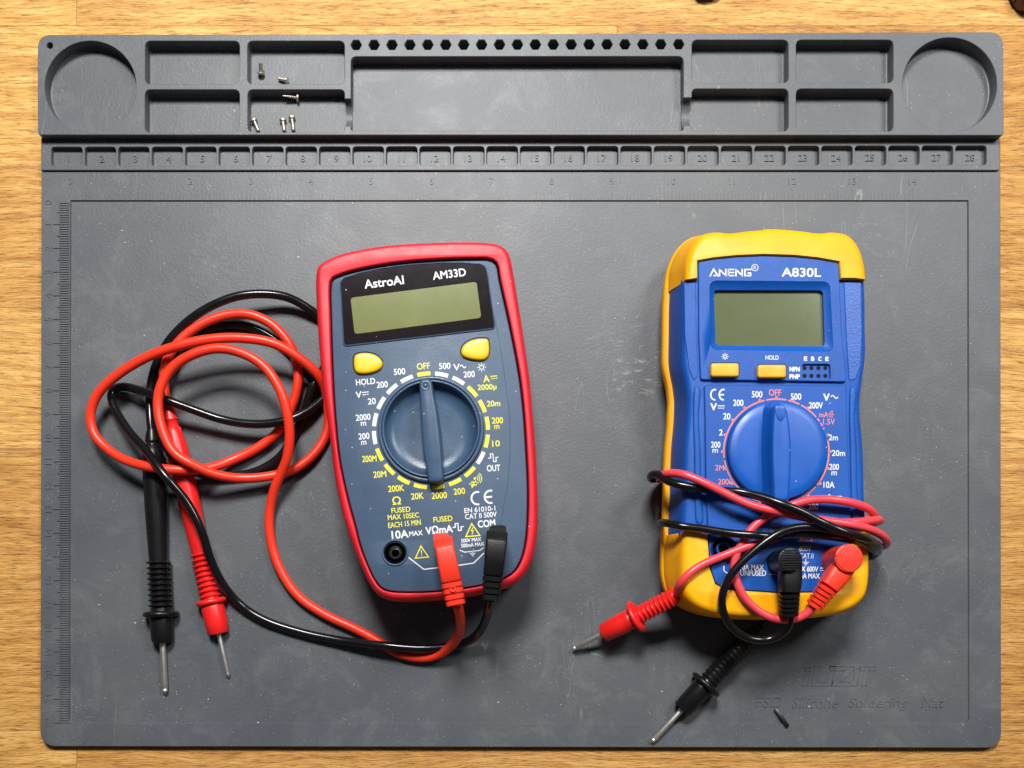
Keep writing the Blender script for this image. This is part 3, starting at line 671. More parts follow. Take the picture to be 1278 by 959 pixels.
# bumpers: outline pieces clipped by y (floor px), with the panel cut out
def clip(poly, ycut, keep_above):
    out = []; n = len(poly)
    for i in range(n):
        a, c = poly[i], poly[(i + 1) % n]; ia = (a[1] > ycut) == keep_above; ic = (c[1] > ycut) == keep_above
        if ia: out.append(a)
        if ia != ic:
            t = (ycut - a[1]) / (c[1] - a[1]); out.append((a[0] + (c[0] - a[0]) * t, ycut))
    return out
def bumper(name, ycut, above, cut, zt):
    """yellow cap: the outline beyond ycut, with the notch `cut` (mm, open path running across) taken out"""
    def level(d, dn):
        def arc_(dd):
            P = ccw(clip(ccw(flare(dd)), ycut, above)); n = len(P)
            ci = max((i for i in range(n) if abs(P[i][1] - ycut) < 1e-6 and abs(P[(i + 1) % n][1] - ycut) < 1e-6), key=lambda i: abs(P[i][0] - P[(i + 1) % n][0]))
            P = P[ci + 1:] + P[:ci + 1]; return resample(P, 140, False)
        near = arc_(d + .72) if d < .5 else arc_(d)          # thins out to the body where the cap ends
        outer_ = []
        for p, q_ in zip(arc_(d), near):
            t = min(1, abs(p.y - ycut) / 9); t = t * t * (3 - 2 * t); outer_.append(tuple(q_.lerp(p, t)))
        path = list(cut)
        if (Vector(path[0]) - Vector(outer_[-1])).length > (Vector(path[-1]) - Vector(outer_[-1])).length: path.reverse()
        full = outer_ + path
        if dn: A = inset(full, dn); full = outer_ + A[140:]
        return full
    q = B(); nF = 140 + len(cut)
    prof = [(-3.9, Z0 + 7, 0), (-3.8, 14.5, 0), (-2.9, 18, 0), (-1.3, 22, 0), (-.4, 25.2, 0), (.1, 27.2, 0), (.8, 28.7, 0), (1.8, 29.7, 0), (3.0, zt, .35)]
    prev = None
    for d, z, dn in prof:
        r = level(d, dn)
        if d < 3 and dn == 0:
            for k_ in range(140, nF): r[k_] = r[k_]
        i = q.add([(p[0], p[1], z if k_ < 140 else min(z, zt - .3) if dn == 0 else z) for k_, p in enumerate(r)])
        if prev is not None: q.bridge(prev, i, nF)
        prev = i
    q.cap([[tuple(p) for p in r]], zt)
    return q.build(name, 'holster_yellow', yel, 55)
def fm(px, py, z): return F(px, py, z)
topcut = [fm(857, 348, 30), fm(870.6, 348, 30), fm(870.6, 326, 30), fm(890, 322.5, 30), fm(920, 319.5, 30), fm(953, 318.2, 30), fm(990, 319.3, 30), fm(1020, 322.3, 30), fm(1047.5, 327.2, 30), fm(1049.3, 348, 30), fm(1066, 348, 30)]
bumper('upper_bumper', F(0, 348, 30)[1], True, topcut, 30.2)
botcut = [fm(855, 661, 30), fm(882.6, 667, 30), fm(886, 710, 30), fm(892.6, 729, 30), fm(905, 736, 30), fm(970, 740.5, 30), fm(1036, 739.5, 30), fm(1052, 734, 30), fm(1059, 722, 30), fm(1062, 690, 30), fm(1064, 668, 30)]
bumper('lower_bumper', F(0, 664, 30)[1], False, botcut, 30.0)
# upper face panel with the screen well
pan = ccw(roundpoly(FS([(871.6, 327), (890, 323.6), (920, 320.6), (953, 319.3), (990, 320.4), (1020, 323.4), (1046.6, 328.2), (1051, 420), (1056.6, 476.8), (874.5, 474), (872, 420)], ZP), [.8, 0, 0, 0, 0, 0, .8, 0, 1, 1, 0]))
well = ccw(roundpoly(FS([(886, 351), (1035, 352.3), (1039.6, 438.6), (887.6, 436)], ZP), 2.6))
ts = ccw(roundpoly(FS([(1000.8, 454.5), (1036, 454.5), (1037, 473.8), (1001.5, 473.8)], ZP), 1.0))
b = B(); b.loft(pan, [(-.05, ZC - .2), (0, ZP - .3), (.3, ZP)], top=False); b.cap([inset(pan, .3), inset(well, -.25), inset(ts, -.1)], ZP)
lcd = ccw(roundpoly(FS([(891, 362), (1027.2, 362.4), (1029.4, 432.6), (892.8, 431.2)], ZP - 1.5), .8))
# well walls: rim -> sloping sides -> screen edge
wr = resample(inset(well, -.25), 80); wi = resample(well, 80)
def align(p, ref):
    n = len(p); best = min(range(n), key=lambda s_: sum((Vector(p[(i + s_) % n]) - Vector(ref[i])).length for i in range(0, n, 8))); return [tuple(p[(i + best) % n]) for i in range(n)]
wi_ = align([tuple(v) for v in wi], wr); lo = align([tuple(v) for v in resample(lcd, 80)], wr)
r0 = b.add([(p[0], p[1], ZP) for p in wr]); r1 = b.add([(p[0], p[1], ZP - .3) for p in wi_]); r2 = b.add([(p[0], p[1], ZP - 1.5) for p in lo]); r3 = b.add([(p[0], p[1], ZP - 3.3) for p in lo])
for u, v in ((r0, r1), (r1, r2), (r2, r3)): b.bridge(u, v, 80)
b.hole(ts, [(-.1, ZP), (0, ZP - .2), (.1, ZP - 1.0)])
fp_ = b.build('face_panel', 'blue', yel, 35)
b = B(); b.cap([inset(lcd, -.15)], ZP - 3.0); b.build('display_screen', 'lcd_olive', fp_)
# lower face panel with the dial
d2x, d2y = F(969, 563.8, ZP); K2 = S * (D - ZP) / D
p2 = ccw(roundpoly(FS([(879, 480.5), (1056, 481.5), (1056.8, 520), (1060, 600), (1063, 668), (1060.5, 722), (1053, 733), (1037, 738.3), (970, 739.3), (905, 734.7), (893.6, 728), (887, 710), (883.8, 667), (881, 600), (880, 520)], ZP), [1, 1, 0, 0, 0, 0, 2, 0, 0, 2, 2, 0, 0, 0, 0]))
b = B(); hol = [ccw(circle(d2x, d2y, 62.6 * K2, 72))]
j2x, j2y = F(903, 685, ZP); hol.append(ccw(circle(j2x, j2y, 14 * K2, 40)))
b.loft(p2, [(-.05, ZC - .2), (0, ZP - .3), (.3, ZP)], top=False); b.cap([inset(p2, .3)] + hol, ZP); b.hole(hol[0], [(0, ZP), (0, ZP - 2)]); b.hole(hol[1], [(0, ZP), (0, ZP - 9)])
b.lathe(j2x, j2y, [(9 * K2, ZP - 9), (9 * K2, ZP - .2), (8.4 * K2, ZP), (7.2 * K2, ZP), (6.8 * K2, ZP - .4), (6.6 * K2, ZP - 9)], 36, False)
# shallow arched fold under the dial, and the grip grooves at both sides
arc = [tuple(v) for v in catmull([(918, 647), (935, 655), (965, 658.5), (1000, 657), (1035, 650), (1060, 640)], 6)]
b.sweep([F3(x, y, ZP + .0) for x, y in arc], .3, .25, 6)
b.build('dial_panel', 'blue', yel, 35)
b = B(); b.lathe(j2x, j2y, [(16.4 * K2, ZP - .2), (16.2 * K2, ZP + .4), (15.4 * K2, ZP + .55), (14.4 * K2, ZP + .4), (13.6 * K2, ZP), (13.4 * K2, ZP - 8)], 44, False); b.lathe(j2x, j2y, [(5.8 * K2, ZP - 8), (5.6 * K2, ZP - 1.5), (4.6 * K2, ZP - 1.5), (4.4 * K2, ZP - 8)], 28, False)
b.build('socket', 'socket_blue', yel, 50)
# grained side strips
for pts in ([(1053, 352), (1075, 352), (1076, 420), (1074, 456), (1068, 474), (1059.6, 475), (1056, 420)],):
    P = ccw(roundpoly(FS(pts, ZC + .3), .6)); b = B(); b.loft(P, [(0, ZC - 2), (.05, ZC + .1), (.3, ZC + .3)]); b.build('side_grip', 'blue_grain', yel)
P = ccw(roundpoly(FS([(853.5, 352), (868.6, 352), (869.6, 420), (871.5, 468), (866, 476), (860, 462), (854.5, 420)], ZC + .3), .6)); b = B(); b.loft(P, [(0, ZC - 2), (.05, ZC + .1), (.3, ZC + .3)]); b.build('side_grip', 'blue', yel)
# rounded pillars beside the dial panel
for X0, X1 in ((866, 875), (1061, 1070)):
    b = B(); sx = 1
    pts = [(X0 + 2, 482), (X1 - 1, 484), (X1 - 2, 520), (X1, 560), (X1 + 1, 610), (X1 + 2, 655), (X0 + 4, 655), (X0 + 1, 610), (X0, 560), (X0 - 1, 520)]
    P = ccw(smooth_outline(FS(pts, ZC + .6), 70)); b.loft(P, [(-.2, ZC - 1.5), (.1, ZC + .2), (.5, ZC + .55), (1.1, ZC + .7)]); b.build('side_grip', 'blue', yel, 70)
# blue dial
b = B(); k = K2
b.lathe(d2x, d2y, [(61.9 * k, ZP - 1.5), (61.9 * k, ZP + 1.6), (61.3 * k, ZP + 2.2), (59.5 * k, ZP + 2.6), (50 * k, ZP + 2.9), (20 * k, ZP + 3.0)], 96)
dial = b.build('rotary_dial', 'blue_dial', yel, 60)
c0 = (971, 562)
hx = [(967.5, 503.5), (973, 502.6), (979.5, 504), (984.5, 520), (987.3, 545), (987.6, 570), (986, 600), (983.6, 619), (978, 621), (972, 621.4), (967, 620), (965.2, 600), (963.8, 570), (963.8, 545), (965, 520)]
hx = [(x, (y - 503) * 1.025 + 505) for x, y in hx]
HX = ccw([tuple(v) for v in resample(catmull(FS(hx, ZP + 10), 4, True), 90)])
b = B(); b.loft(HX, [(-2.2, ZP + 2.7), (-.9, ZP + 5), (-.3, ZP + 7.5), (0, ZP + 9.3), (.35, ZP + 9.9), (1.0, ZP + 10.1)]); gp = b.build('dial_grip', 'blue_dial', dial, 60)
b = B(); P = ccw(smooth_outline(FS([(968.3, 507.5), (979.4, 507.5), (980.4, 516), (978.5, 522.5), (974.5, 525.6), (970.5, 522.5), (968, 516)], ZP + 10.2), 40)); b.loft(P, [(0, ZP + 9.8), (.05, ZP + 10.35), (.3, ZP + 10.45)]); b.build('pointer_mark', 'blue_dial', gp, 60)
# buttons
for nm, (x0, y0, x1, y1) in (('backlight_button', (887.6, 453.4, 922.4, 470)), ('hold_button', (946, 455.3, 981.4, 471.4))):
    P = ccw(roundpoly(FS(rect(x0, y0, x1, y1), ZP + 2), 1.0)); b = B(); b.loft(P, [(-.02, ZP - .2), (0, ZP + 1.5), (.2, ZP + 1.85), (.6, ZP + 2.0)]); b.build(nm, 'button_amber', yel, 50)
    # raised collar
for (x0, y0, x1, y1) in ((886, 452, 923.6, 471.4), (944.6, 454, 982.6, 472.8)):
    b = B(); P = ccw(roundpoly(FS(rect(x0, y0, x1, y1), ZP), 1.2)); b.cap([P, inset(P, .42)], ZP + .02)
    b.build('button_gap', 'socket_blue', yel)
b = B()
for x in (1004.2, 1012.6, 1021.4, 1030): 
    for y in (459.6, 469.4): discs(b, [(x, y)], 2.7, ZP - .97, 0)
b.build('socket_pinholes', 'socket', fp_)
# printing
b = B(); z = ZP + .05; W, Rr, Dm = 0, 1, 2
T = lambda s_, x, y, w, h, m=W, rot=-.6, bold=.018: text(b, s_, x, y, w, h, z, rot, m, bold)
# wide slab lettering: A without crossbar
x = 886
for chx, w in (('A', 11), ('N', 11), ('E', 9.5), ('N', 11), ('G', 10.5)):
    x0, x1, y0, y1 = x, x + w - 1.2, 335.6, 345.2
    if chx == 'A': strip(b, [(x0, y1), (x0 + w * .42, y0 + .6), (x1 + .8, y1)], 1.75, z, W); strip(b, [(x0 + 4.4, y1 - 1), (x0 + 8, y1 - 1)], 1.6, z, W)
    elif chx == 'N': strip(b, [(x0 + 1, y1), (x0 + 1, y0 + .2)], 1.75, z, W); strip(b, [(x0 + 1, y0 + 1), (x1 - 1, y1 - 1)], 1.75, z, W); strip(b, [(x1 - 1, y1), (x1 - 1, y0 + .2)], 1.75, z, W)
    elif chx == 'E':
        for yy in (y0 + 1, (y0 + y1) / 2, y1 - 1): strip(b, [(x0 + .8, yy), (x1, yy)], 1.6, z, W)
        strip(b, [(x0 + 1.2, y0), (x0 + 1.2, y1)], 1.75, z, W)
    else: strip(b, [(x1, y0 + 1), (x0 + 1.2, y0 + 1), (x0 + 1.2, y1 - 1), (x1 - 1, y1 - 1), (x1 - 1, (y0 + y1) / 2 + .6), (x0 + 4.5, (y0 + y1) / 2 + .6)], 1.7, z, W)
    x += w
strip(b, arcpx(942.2, 334.3, 4.0, 0, 337, 15), .8, z, W, True); T('R', 942.2, 334.3, 3.2, 4, bold=.0)
T('A830L', 1000.2, 340.2, 48.5, 10.6, bold=.024)
sun_symbol(b, 905, 445.2, 4.2, z, W); T('HOLD', 963.6, 446.5, 16.2, 5.4)
for i, q in enumerate('EBCE'): T(q, 1005.4 + i * 8.9, 447.8 + i * .15, 3.6, 4.8, bold=.06)
T('NPN', 991.8, 461, 12.4, 5.2, bold=.06); T('PNP', 991.8, 470.2, 12.4, 5.2, bold=.06)
b.build('panel_lettering', ['white', 'pink', 'dim'], fp_)
b = B()
ce_mark(b, 895.6, 492.8, 17, 13.5, z, 0, W, 1.9); T('V', 890.6, 508, 7.4, 8.4, bold=.04); dc_symbol(b, 900, 508, 8.5, z, 0, W)
T('500', 944.8, 492.4, 13, 7.8); T('OFF', 967.2, 490.2, 15.2, 8, Rr); T('500', 993.4, 495.2, 13, 7.8); T('V', 1031.4, 496, 7.4, 8.4, bold=.04); tilde(b, 1041.4, 495.6, 9, z, 0, W)
T('200', 921.4, 503, 12.6, 7.8); T('20', 907, 519.8, 8.8, 7.8); T('2', 899.6, 540, 4.4, 7.4); T('200', 893.2, 555.2, 11.4, 7.4); T('m', 892.6, 563, 6.6, 4.6)
T('2M', 898, 584, 10.8, 6.8, Rr); T('200k', 905.2, 601.6, 18, 7, Rr); T('200V', 1018.2, 506.2, 17, 7.8)
T('mA', 1028, 517.8, 11, 6.4, Rr); strip(b, [(1033.4, 517.4), (1036, 517.4)], 1, z, Rr); strip(b, [(1036, 514), (1036, 521)], 1, z, Rr); strip(b, [(1038.4, 512.4), (1038.4, 522)], 1, z, Rr); strip(b, [(1038.4, 517.4), (1041, 517.4)], 1, z, Rr)
T('1.5V', 1034.6, 526.6, 14.6, 7, Rr); T('2m', 1040, 546.2, 11, 7); T('20m', 1046.4, 565.7, 16, 7.2); T('200', 1041, 583, 11.8, 7.4); T('m', 1041, 591, 6.6, 4.8); T('10A', 1034.6, 605.3, 13.6, 7.8)
T('A', 1035, 621, 6.6, 7.6, bold=.04); dc_symbol(b, 1046, 621, 9, z, 0, W); T('2k', 921, 617, 8, 7, Rr); T('Ω', 902.5, 618, 8, 7, Rr)
T('200', 1015, 632.5, 12, 7)
cc = (969, 563.8)
for a0, a1 in ((97, 173), (187, 262), (275, 352)):
    pass
for a0, a1 in ((79, 101), (103, 187), (189.5, 262), (280, 318), (320.5, 372), (25, 27), (29, 33), (35, 39), (41, 62), (64, 77)):
    strip(b, arcpx(*cc, 65.6, a0, a1, max(2, int((a1 - a0) / 4))), 1.9, z, Rr)
discs(b, [(cc[0] + 67.6 * math.cos(math.radians(90 + 18 * i)), cc[1] - 67.6 * math.sin(math.radians(90 + 18 * i))) for i in range(20) if i != 17], 1.7, z, Rr, 12)
T('COM', 972, 660.2, 22, 7.6, Dm, bold=.04); triangle_sign(b, 1006, 671, 16, 9, z, 0, Rr); T('VΩmA', 1040, 666, 26, 7, W, bold=.0)
T('600V', 1005, 685, 15, 6.6, W, bold=.0); T('CAT.II', 1006.6, 694, 17, 6.4, W, bold=.0); ground_symbol(b, 1005.6, 702, 3.8, z, W)
T('10A MAX', 938.5, 708.3, 29, 6.4, W, bold=.03); T('UNFUSED', 940, 715.4, 32, 6.8, W, bold=.03); strip(b, [(960.5, 717), (976, 717)], 1.1, z, W)
T('MAX 600V', 1006, 710.4, 30, 6.4, W, bold=.03); dc_symbol(b, 1026, 710.6, 6, z, 0, W); T('200mA MAX', 1005, 719, 36, 6.2, W, bold=.03)
strip(b, [(903.4, 706.5), (903.4, 712), (906.5, 715), (912, 715)], 1.2, z, W)
b.build('face_lettering', ['white', 'pink', 'dim'], yel)

# ================================================================ test leads
def cable(pts, r, mat_, parent, sub=6):
    c = catmull([F3(*p) for p in pts], sub); ln = sum((c[i + 1] - c[i]).length for i in range(len(c) - 1))
    c = resample(c, int(ln / 1.1), False); c = smooth3(c, 3); q = B(); q.sweep(c, r, None, 14); return q.build('cable', mat_, parent, 80)
def smooth3(c, it):
    for _ in range(it): c = [c[0]] + [(c[i - 1] + c[i] * 2 + c[i + 1]) / 4 for i in range(1, len(c) - 1)] + [c[-1]]
    return c
def probe(parent, A, E, mat_, stations, guard, tip, nr=None, boot=None):
    """stations: [(t, radius mm)] for the handle, guard: (t, radius, half width), tip: (t0, t1, radius); A,E (px,py,z)"""
    a, e = F3(*A), F3(*E); P = lambda t: a.lerp(e, t)
    q = B(); q.sweep([P(t) for t, r in stations], [r for t, r in stations], None, 26); h = q.build('probe_handle', mat_, parent, 48)
    g = B(); t, r, w = guard; Ln = (e - a).length
    ts_ = [(-1, .5), (-.9, .85), (-.5, .98), (0, 1), (.5, .98), (.9, .85), (1, .5)]
    g.sweep([P(t + k * w / Ln) for k, f in ts_], [r * f for k, f in ts_], None, 30); g.build('finger_guard', mat_, h, 60)
    m = B(); t0, t1, r = tip; tl = t1 - t0
    st = [(t0, r), (t0 + tl * .88, r), (t0 + tl * .90, r * .8), (t0 + tl * .93, r * .95), (t0 + tl * .97, r * .55), (t1, r * .12)]
    m.sweep([P(t) for t, r in st], [r for t, r in st], None, 16); m.build('probe_tip', 'steel', parent, 40)
def ribs(t0, t1, n, r0, r1):
    out = []
    for k in range(n):
        for u, r in ((0, r0), (.22, r0), (.36, r1 * .96), (.5, r1), (.64, r1 * .96), (.78, r0)): out.append((t0 + (t1 - t0) * (k + u) / n, r))
    out.append((t1, r0)); return out
# ---- red lead of the red-framed meter
t = thing('test_lead', 'orange-red test lead coiled left of the red-framed meter', 'test lead', (*F(400, 800, 0), 0), 'test leads with probes')
cable([(571.5, 756, 33), (574.2, 770, 29.5), (574.6, 783, 22), (571.5, 795, 15), (563, 806, 9), (548, 817, 4.4), (526, 821.5, 2.2), (495, 815, 2.0), (473, 801, 2.0), (443, 785, 2.0), (405, 767, 2.0), (372, 744, 2.0), (351, 714, 2.0), (340, 684, 2.2), (336, 658, 3), (337, 635, 4), (343, 609, 7), (353, 586, 10),
       (358, 573, 12), (361.5, 543, 15), (358, 514, 17), (349, 486, 18), (331, 459, 18), (307, 443, 18), (274, 435, 18), (242, 442, 18), (215, 459, 17), (200, 484, 16.5), (197, 508, 16), (203, 538, 16), (217, 565, 16), (242, 581, 15), (264, 591, 12), (296, 597, 8), (334, 595, 6), (367, 586, 4), (391, 568, 3),
       (406, 545, 2.2), (410, 525, 2.2), (409, 505, 2.6), (406, 486, 5.5), (396, 467, 9.5), (372, 446, 12), (342, 429, 14), (296, 422, 15), (253, 425, 15.5), (212, 435, 15.5), (179, 448, 14), (144, 470, 12), (122, 492, 10), (113, 516, 8.5), (117, 541, 8), (136, 562, 8.5), (160, 576, 10.5), (198, 585, 13),
       (231, 587, 12), (263, 584, 7.5), (291, 574, 4), (320, 560, 3), (345, 541, 3), (364, 508, 4), (372, 476, 5), (369, 448, 5.2), (361, 429, 6), (339, 405, 6.5), (312, 393, 7), (285, 393, 7), (253, 404, 7.6), (226, 424, 8), (209, 448, 8), (204.5, 470, 7.6), (206, 492, 7), (210.5, 516, 6)], 2.0, 'red_cable', t)
def lead_plug(t, top, bot, w0, w1, rib_end, wr, mat_, z, mark=False):
    """right-angle plug: shrouded block standing on the face, arm running off the end of the meter"""
    (x0, y0), (x1, y1), (x2, y2) = top, bot, rib_end; kk = S * (D - z) / D
    def lp(a, c, u): return (a[0] + (c[0] - a[0]) * u, a[1] + (c[1] - a[1]) * u)
    q = B(); zc = z - 5.0; pts = []; ru = []; rv = []
    for u, w, h, dz in ((-.015, w0 * .90, 3.0, -2.6), (-.005, w0 * .97, 3.5, -2.1), (.02, w0, 3.8, -1.7), (.205, w0, 5.3, -.1), (.24, w0 * 1.0, 5.4, 0), (.6, (w0 + w1) / 2, 5.2, 0), (.97, w1, 4.6, 0), (1.0, w1 * .92, 4.2, 0)):
        p = lp(top, bot, u); pts.append(F3(p[0], p[1], zc + dz)); ru.append(w / 2 * kk); rv.append(h)
    q.sweep(pts, ru, rv, 40, 9.0, flat=True)
    # shroud going down into the meter
    c = F3(*lp(top, bot, .24), 0)
    q.sweep([Vector((c.x, c.y, ZF - 1)), Vector((c.x, c.y, zc))], w0 / 2 * kk * .80, w0 / 2 * kk * .80, 24, 5)
    pl = q.build('plug', mat_, t, 42)
    q = B(); pts = []; ru = []; rv = []; n = 4
    for k in range(n):
        for u, f in ((0, .80), (.16, .80), (.2, 1), (.9, 1), (.94, .80)):
            p = lp(bot, rib_end, (k + u) / n); f2 = (w1 + (wr - w1) * (k + u) / n) / 2 * kk; pts.append(F3(p[0], p[1], zc + .3 - 1.2 * (k + u) / n)); ru.append(f2 * (f + .06)); rv.append(3.9 * f)
    q.sweep(pts, ru, rv, 20, 5.0, flat=True); q.build('strain_relief', mat_, pl, 30)
    if mark:
        p = F3(*lp(bot, rib_end, .3), zc + 4.2); q = B(); q.lathe(p.x, p.y, [(1.15, p.z - .3), (1.15, p.z + .1), (.75, p.z + .1), (.75, p.z - .3)], 20, False); q.build('moulded_ring', mat_, pl)
lead_plug(t, (553, 673), (563.5, 726.5), 24.5, 26, (569.3, 756), 23, 'red_plug', ZF + 15, True)
st = [(0, 2.1), (.02, 2.9), (.05, 3.3), (.055, 2.7), (.075, 2.7), (.08, 3.4), (.10, 3.6), (.13, 4.2), (.2, 4.6), (.35, 4.5), (.46, 4.0), (.52, 3.7), (.535, 3.6)] + ribs(.535, .705, 9, 3.5, 4.6) + [(.72, 4.3), (.735, 4.9), (.80, 4.7), (.832, 4.3), (.836, 3.9)]
probe(t, (209.5, 508, 6), (285.4, 846, 1.6), 'probe_red', st, (.718, 6.4, 1.3), (.83, .998, .95))
# ---- black lead of the red-framed meter
t = thing('test_lead', 'black test lead coiled left of the red-framed meter', 'test lead', (*F(300, 755, 0), 0), 'test leads with probes')
cable([(612.5, 748, 33), (610, 760, 29), (606, 774, 20), (598, 789, 12), (584, 801, 7), (563, 807, 5), (526, 809.5, 6.2), (480, 806, 6.2), (428, 800, 3), (375, 789, 1.9), (330, 774, 1.9), (300, 755, 2.5), (278, 729, 6), (263, 699, 9.5), (251, 661, 13), (234, 628, 14.5), (206, 594, 17), (180, 560, 13), (163, 541, 10),
       (148, 519, 7), (140, 502, 5), (139.5, 489, 4), (150, 483, 4), (177, 488, 8), (209, 500, 11), (242, 512, 9.5), (274, 523, 8), (307, 529, 8), (334, 529, 8), (361, 524, 8), (383, 514, 6), (400, 501, 3.5), (408, 491, 2), (402, 481, 1.9), (385, 464, 1.9), (368, 446, 1.9), (345, 425, 1.9), (312, 408, 2.0), (285, 405.5, 2.0), (253, 413, 2.2),
       (226, 440, 2.6), (206, 475, 6), (199, 510, 11), (202, 540, 12.5), (213, 567, 12), (232, 584, 8), (252, 592, 4), (280, 594, 2.2), (307, 592, 1.9), (326, 586, 1.9), (349, 571, 1.9), (366, 545, 1.9), (378, 520, 2), (384, 500, 4.5), (390, 483, 5.5), (399, 468, 4.5), (409, 450, 2), (412, 420, 1.9), (406, 402, 2), (396, 393, 3), (361, 372, 6), (329, 367, 8),
       (296, 370, 9), (264, 382, 9), (236, 400, 8.5), (212, 424, 7.5), (197, 450, 6), (189, 476, 4), (187, 503, 4), (188, 527, 5), (190, 545, 5.5)], 1.8, 'black_cable', t)
lead_plug(t, (620.5, 664.5), (615.3, 719), 27, 25, (612.3, 750), 20, 'black_plug', ZF + 15)
st = [(0, 1.9), (.02, 2.6), (.045, 3.0), (.05, 2.5), (.06, 2.6), (.07, 3.6), (.10, 4.3), (.18, 4.6), (.30, 4.5), (.42, 4.1), (.475, 3.9), (.49, 3.8)] + ribs(.49, .672, 9, 3.8, 5.1) + [(.70, 4.6), (.71, 4.9), (.79, 4.6), (.80, 4.2), (.803, 3.7)]
probe(t, (189.5, 536, 5.5), (206.2, 867, 1.8), 'probe_black', st, (.695, 7.4, 1.4), (.80, .998, 1.25))
# ---- red lead of the yellow-framed meter
t = thing('test_lead', 'rose-red test lead wrapped round the yellow-framed meter', 'test lead', (*F(850, 735, 0), 0), 'test leads with probes')
cable([(1018, 754, 36), (1010, 763, 35), (1000, 770, 34), (988, 773.5, 33), (970, 773, 32.5), (950, 765, 32), (930, 747, 31.8), (919, 725, 31.8), (916, 706, 31.4), (920, 690, 31.4), (930, 671, 31.4), (943, 655, 31.6), (963, 642, 32), (990, 630, 33), (1013, 624, 33.5), (1040, 624, 34), (1070, 629.5, 33), (1086, 637, 29), (1093, 646, 22),
       (1091, 650, 10), (1075, 648, 3), (1050, 640, 1.7), (1000, 630, 1.7), (900, 610, 1.7), (850, 602, 1.7), (829, 600, 5), (823, 598, 12), (824, 595, 20), (831, 592, 27), (847, 591, 32), (875, 601, 35), (905, 616, 36.4), (935, 630, 36.4), (975, 640, 36.2), (1015, 648, 35.6), (1050, 653, 36), (1080, 659, 34.5), (1100, 668, 29), (1107, 677, 21),
       (1101, 682, 11), (1082, 680, 3), (1055, 672, 1.8), (1060, 660, 1.8), (1083, 655, 5), (1097, 651, 15), (1097, 649, 24), (1086, 650, 30), (1068, 652, 32.6), (1045, 653, 32.4), (1015, 655.5, 32.2), (985, 664, 32.6), (960, 674.5, 32.6), (935, 681.5, 32.2), (905, 693, 31.6), (875, 705.5, 31.8), (860, 716, 32), (851, 726, 31), (846, 734, 27.5), (845, 740, 23), (843, 744, 20)], 1.6, 'rose_cable', t)
def round_plug(t, cap, end, rcap, w0, w1, ztop, mat_, rdir):
    (cx, cy), (ex, ey) = cap, end; q = B(); c = F(cx, cy, ztop); rr = rcap * S * (D - ztop) / D
    q.lathe(c[0], c[1], [(rr * 1.02, ZP - 1), (rr * 1.02, ZP + 4), (rr * .97, ztop - 2.0), (rr * 1.0, ztop - 1.2), (rr * .97, ztop - .2), (rr * .9, ztop)], 40)
    # arm
    kk = S * (D - ztop + 4) / D; pts, ru, rv = [], [], []
    for u, w, h in ((0, w0 * .95, 3.2), (.35, w0, 4.2), (.52, w0 * .92, 4.0), (.6, w0 * .86, 3.8)):
        pts.append(F3(cx + (ex - cx) * u, cy + (ey - cy) * u, ztop - 5.2)); ru.append(w / 2 * kk); rv.append(h)
    q.sweep(pts, ru, rv, 20, 3.5); pl = q.build('plug', mat_, t, 45)
    # finger ridges on the cap
    g = B(); a = math.radians(rdir)
    n = 9
    for k in range(n):
        o = (k - (n - 1) / 2) / (n / 2) * .86; ln = math.sqrt(max(0, 1 - o * o)) * rr * 1.72
        g.box((c[0] - math.sin(a) * o * rr, c[1] + math.cos(a) * o * rr, ztop + .08), ln, rr * .095, .5, rot=a)
    g.build('grip_ridges', mat_, pl)
    g = B(); pts, ru, rv = [], [], []; m = 5
    for k in range(m):
        for u, f in ((0, .66), (.22, .66), (.26, 1), (.9, 1), (.95, .66)):
            v = .58 + .42 * (k + u) / m; w = w0 * .88 + (w1 - w0 * .88) * (k + u) / m
            pts.append(F3(cx + (ex - cx) * v, cy + (ey - cy) * v, ztop - 5.2 - 3.0 * (k + u) / m)); ru.append(w / 2 * kk * (f if f < 1 else 1)); rv.append(3.7 * f)
    g.sweep(pts, ru, rv, 20, 3.0); g.build('strain_relief', mat_, pl, 30)
round_plug(t, (1060, 697), (1015.5, 757), 18, 29, 20, ZP + 14, 'red_plug', 45)
st = [(0, 1.7), (.02, 2.6), (.05, 3.4)] + ribs(.06, .40, 9, 3.2, 3.9) + [(.42, 3.7), (.44, 4.5), (.47, 4.3), (.52, 4.5), (.69, 4.0), (.70, 3.6)]
probe(t, (848, 741.5, 21), (714.5, 810.5, 2.4), 'probe_red', st, (.395, 6.8, 1.2), (.695, .998, 1.05))
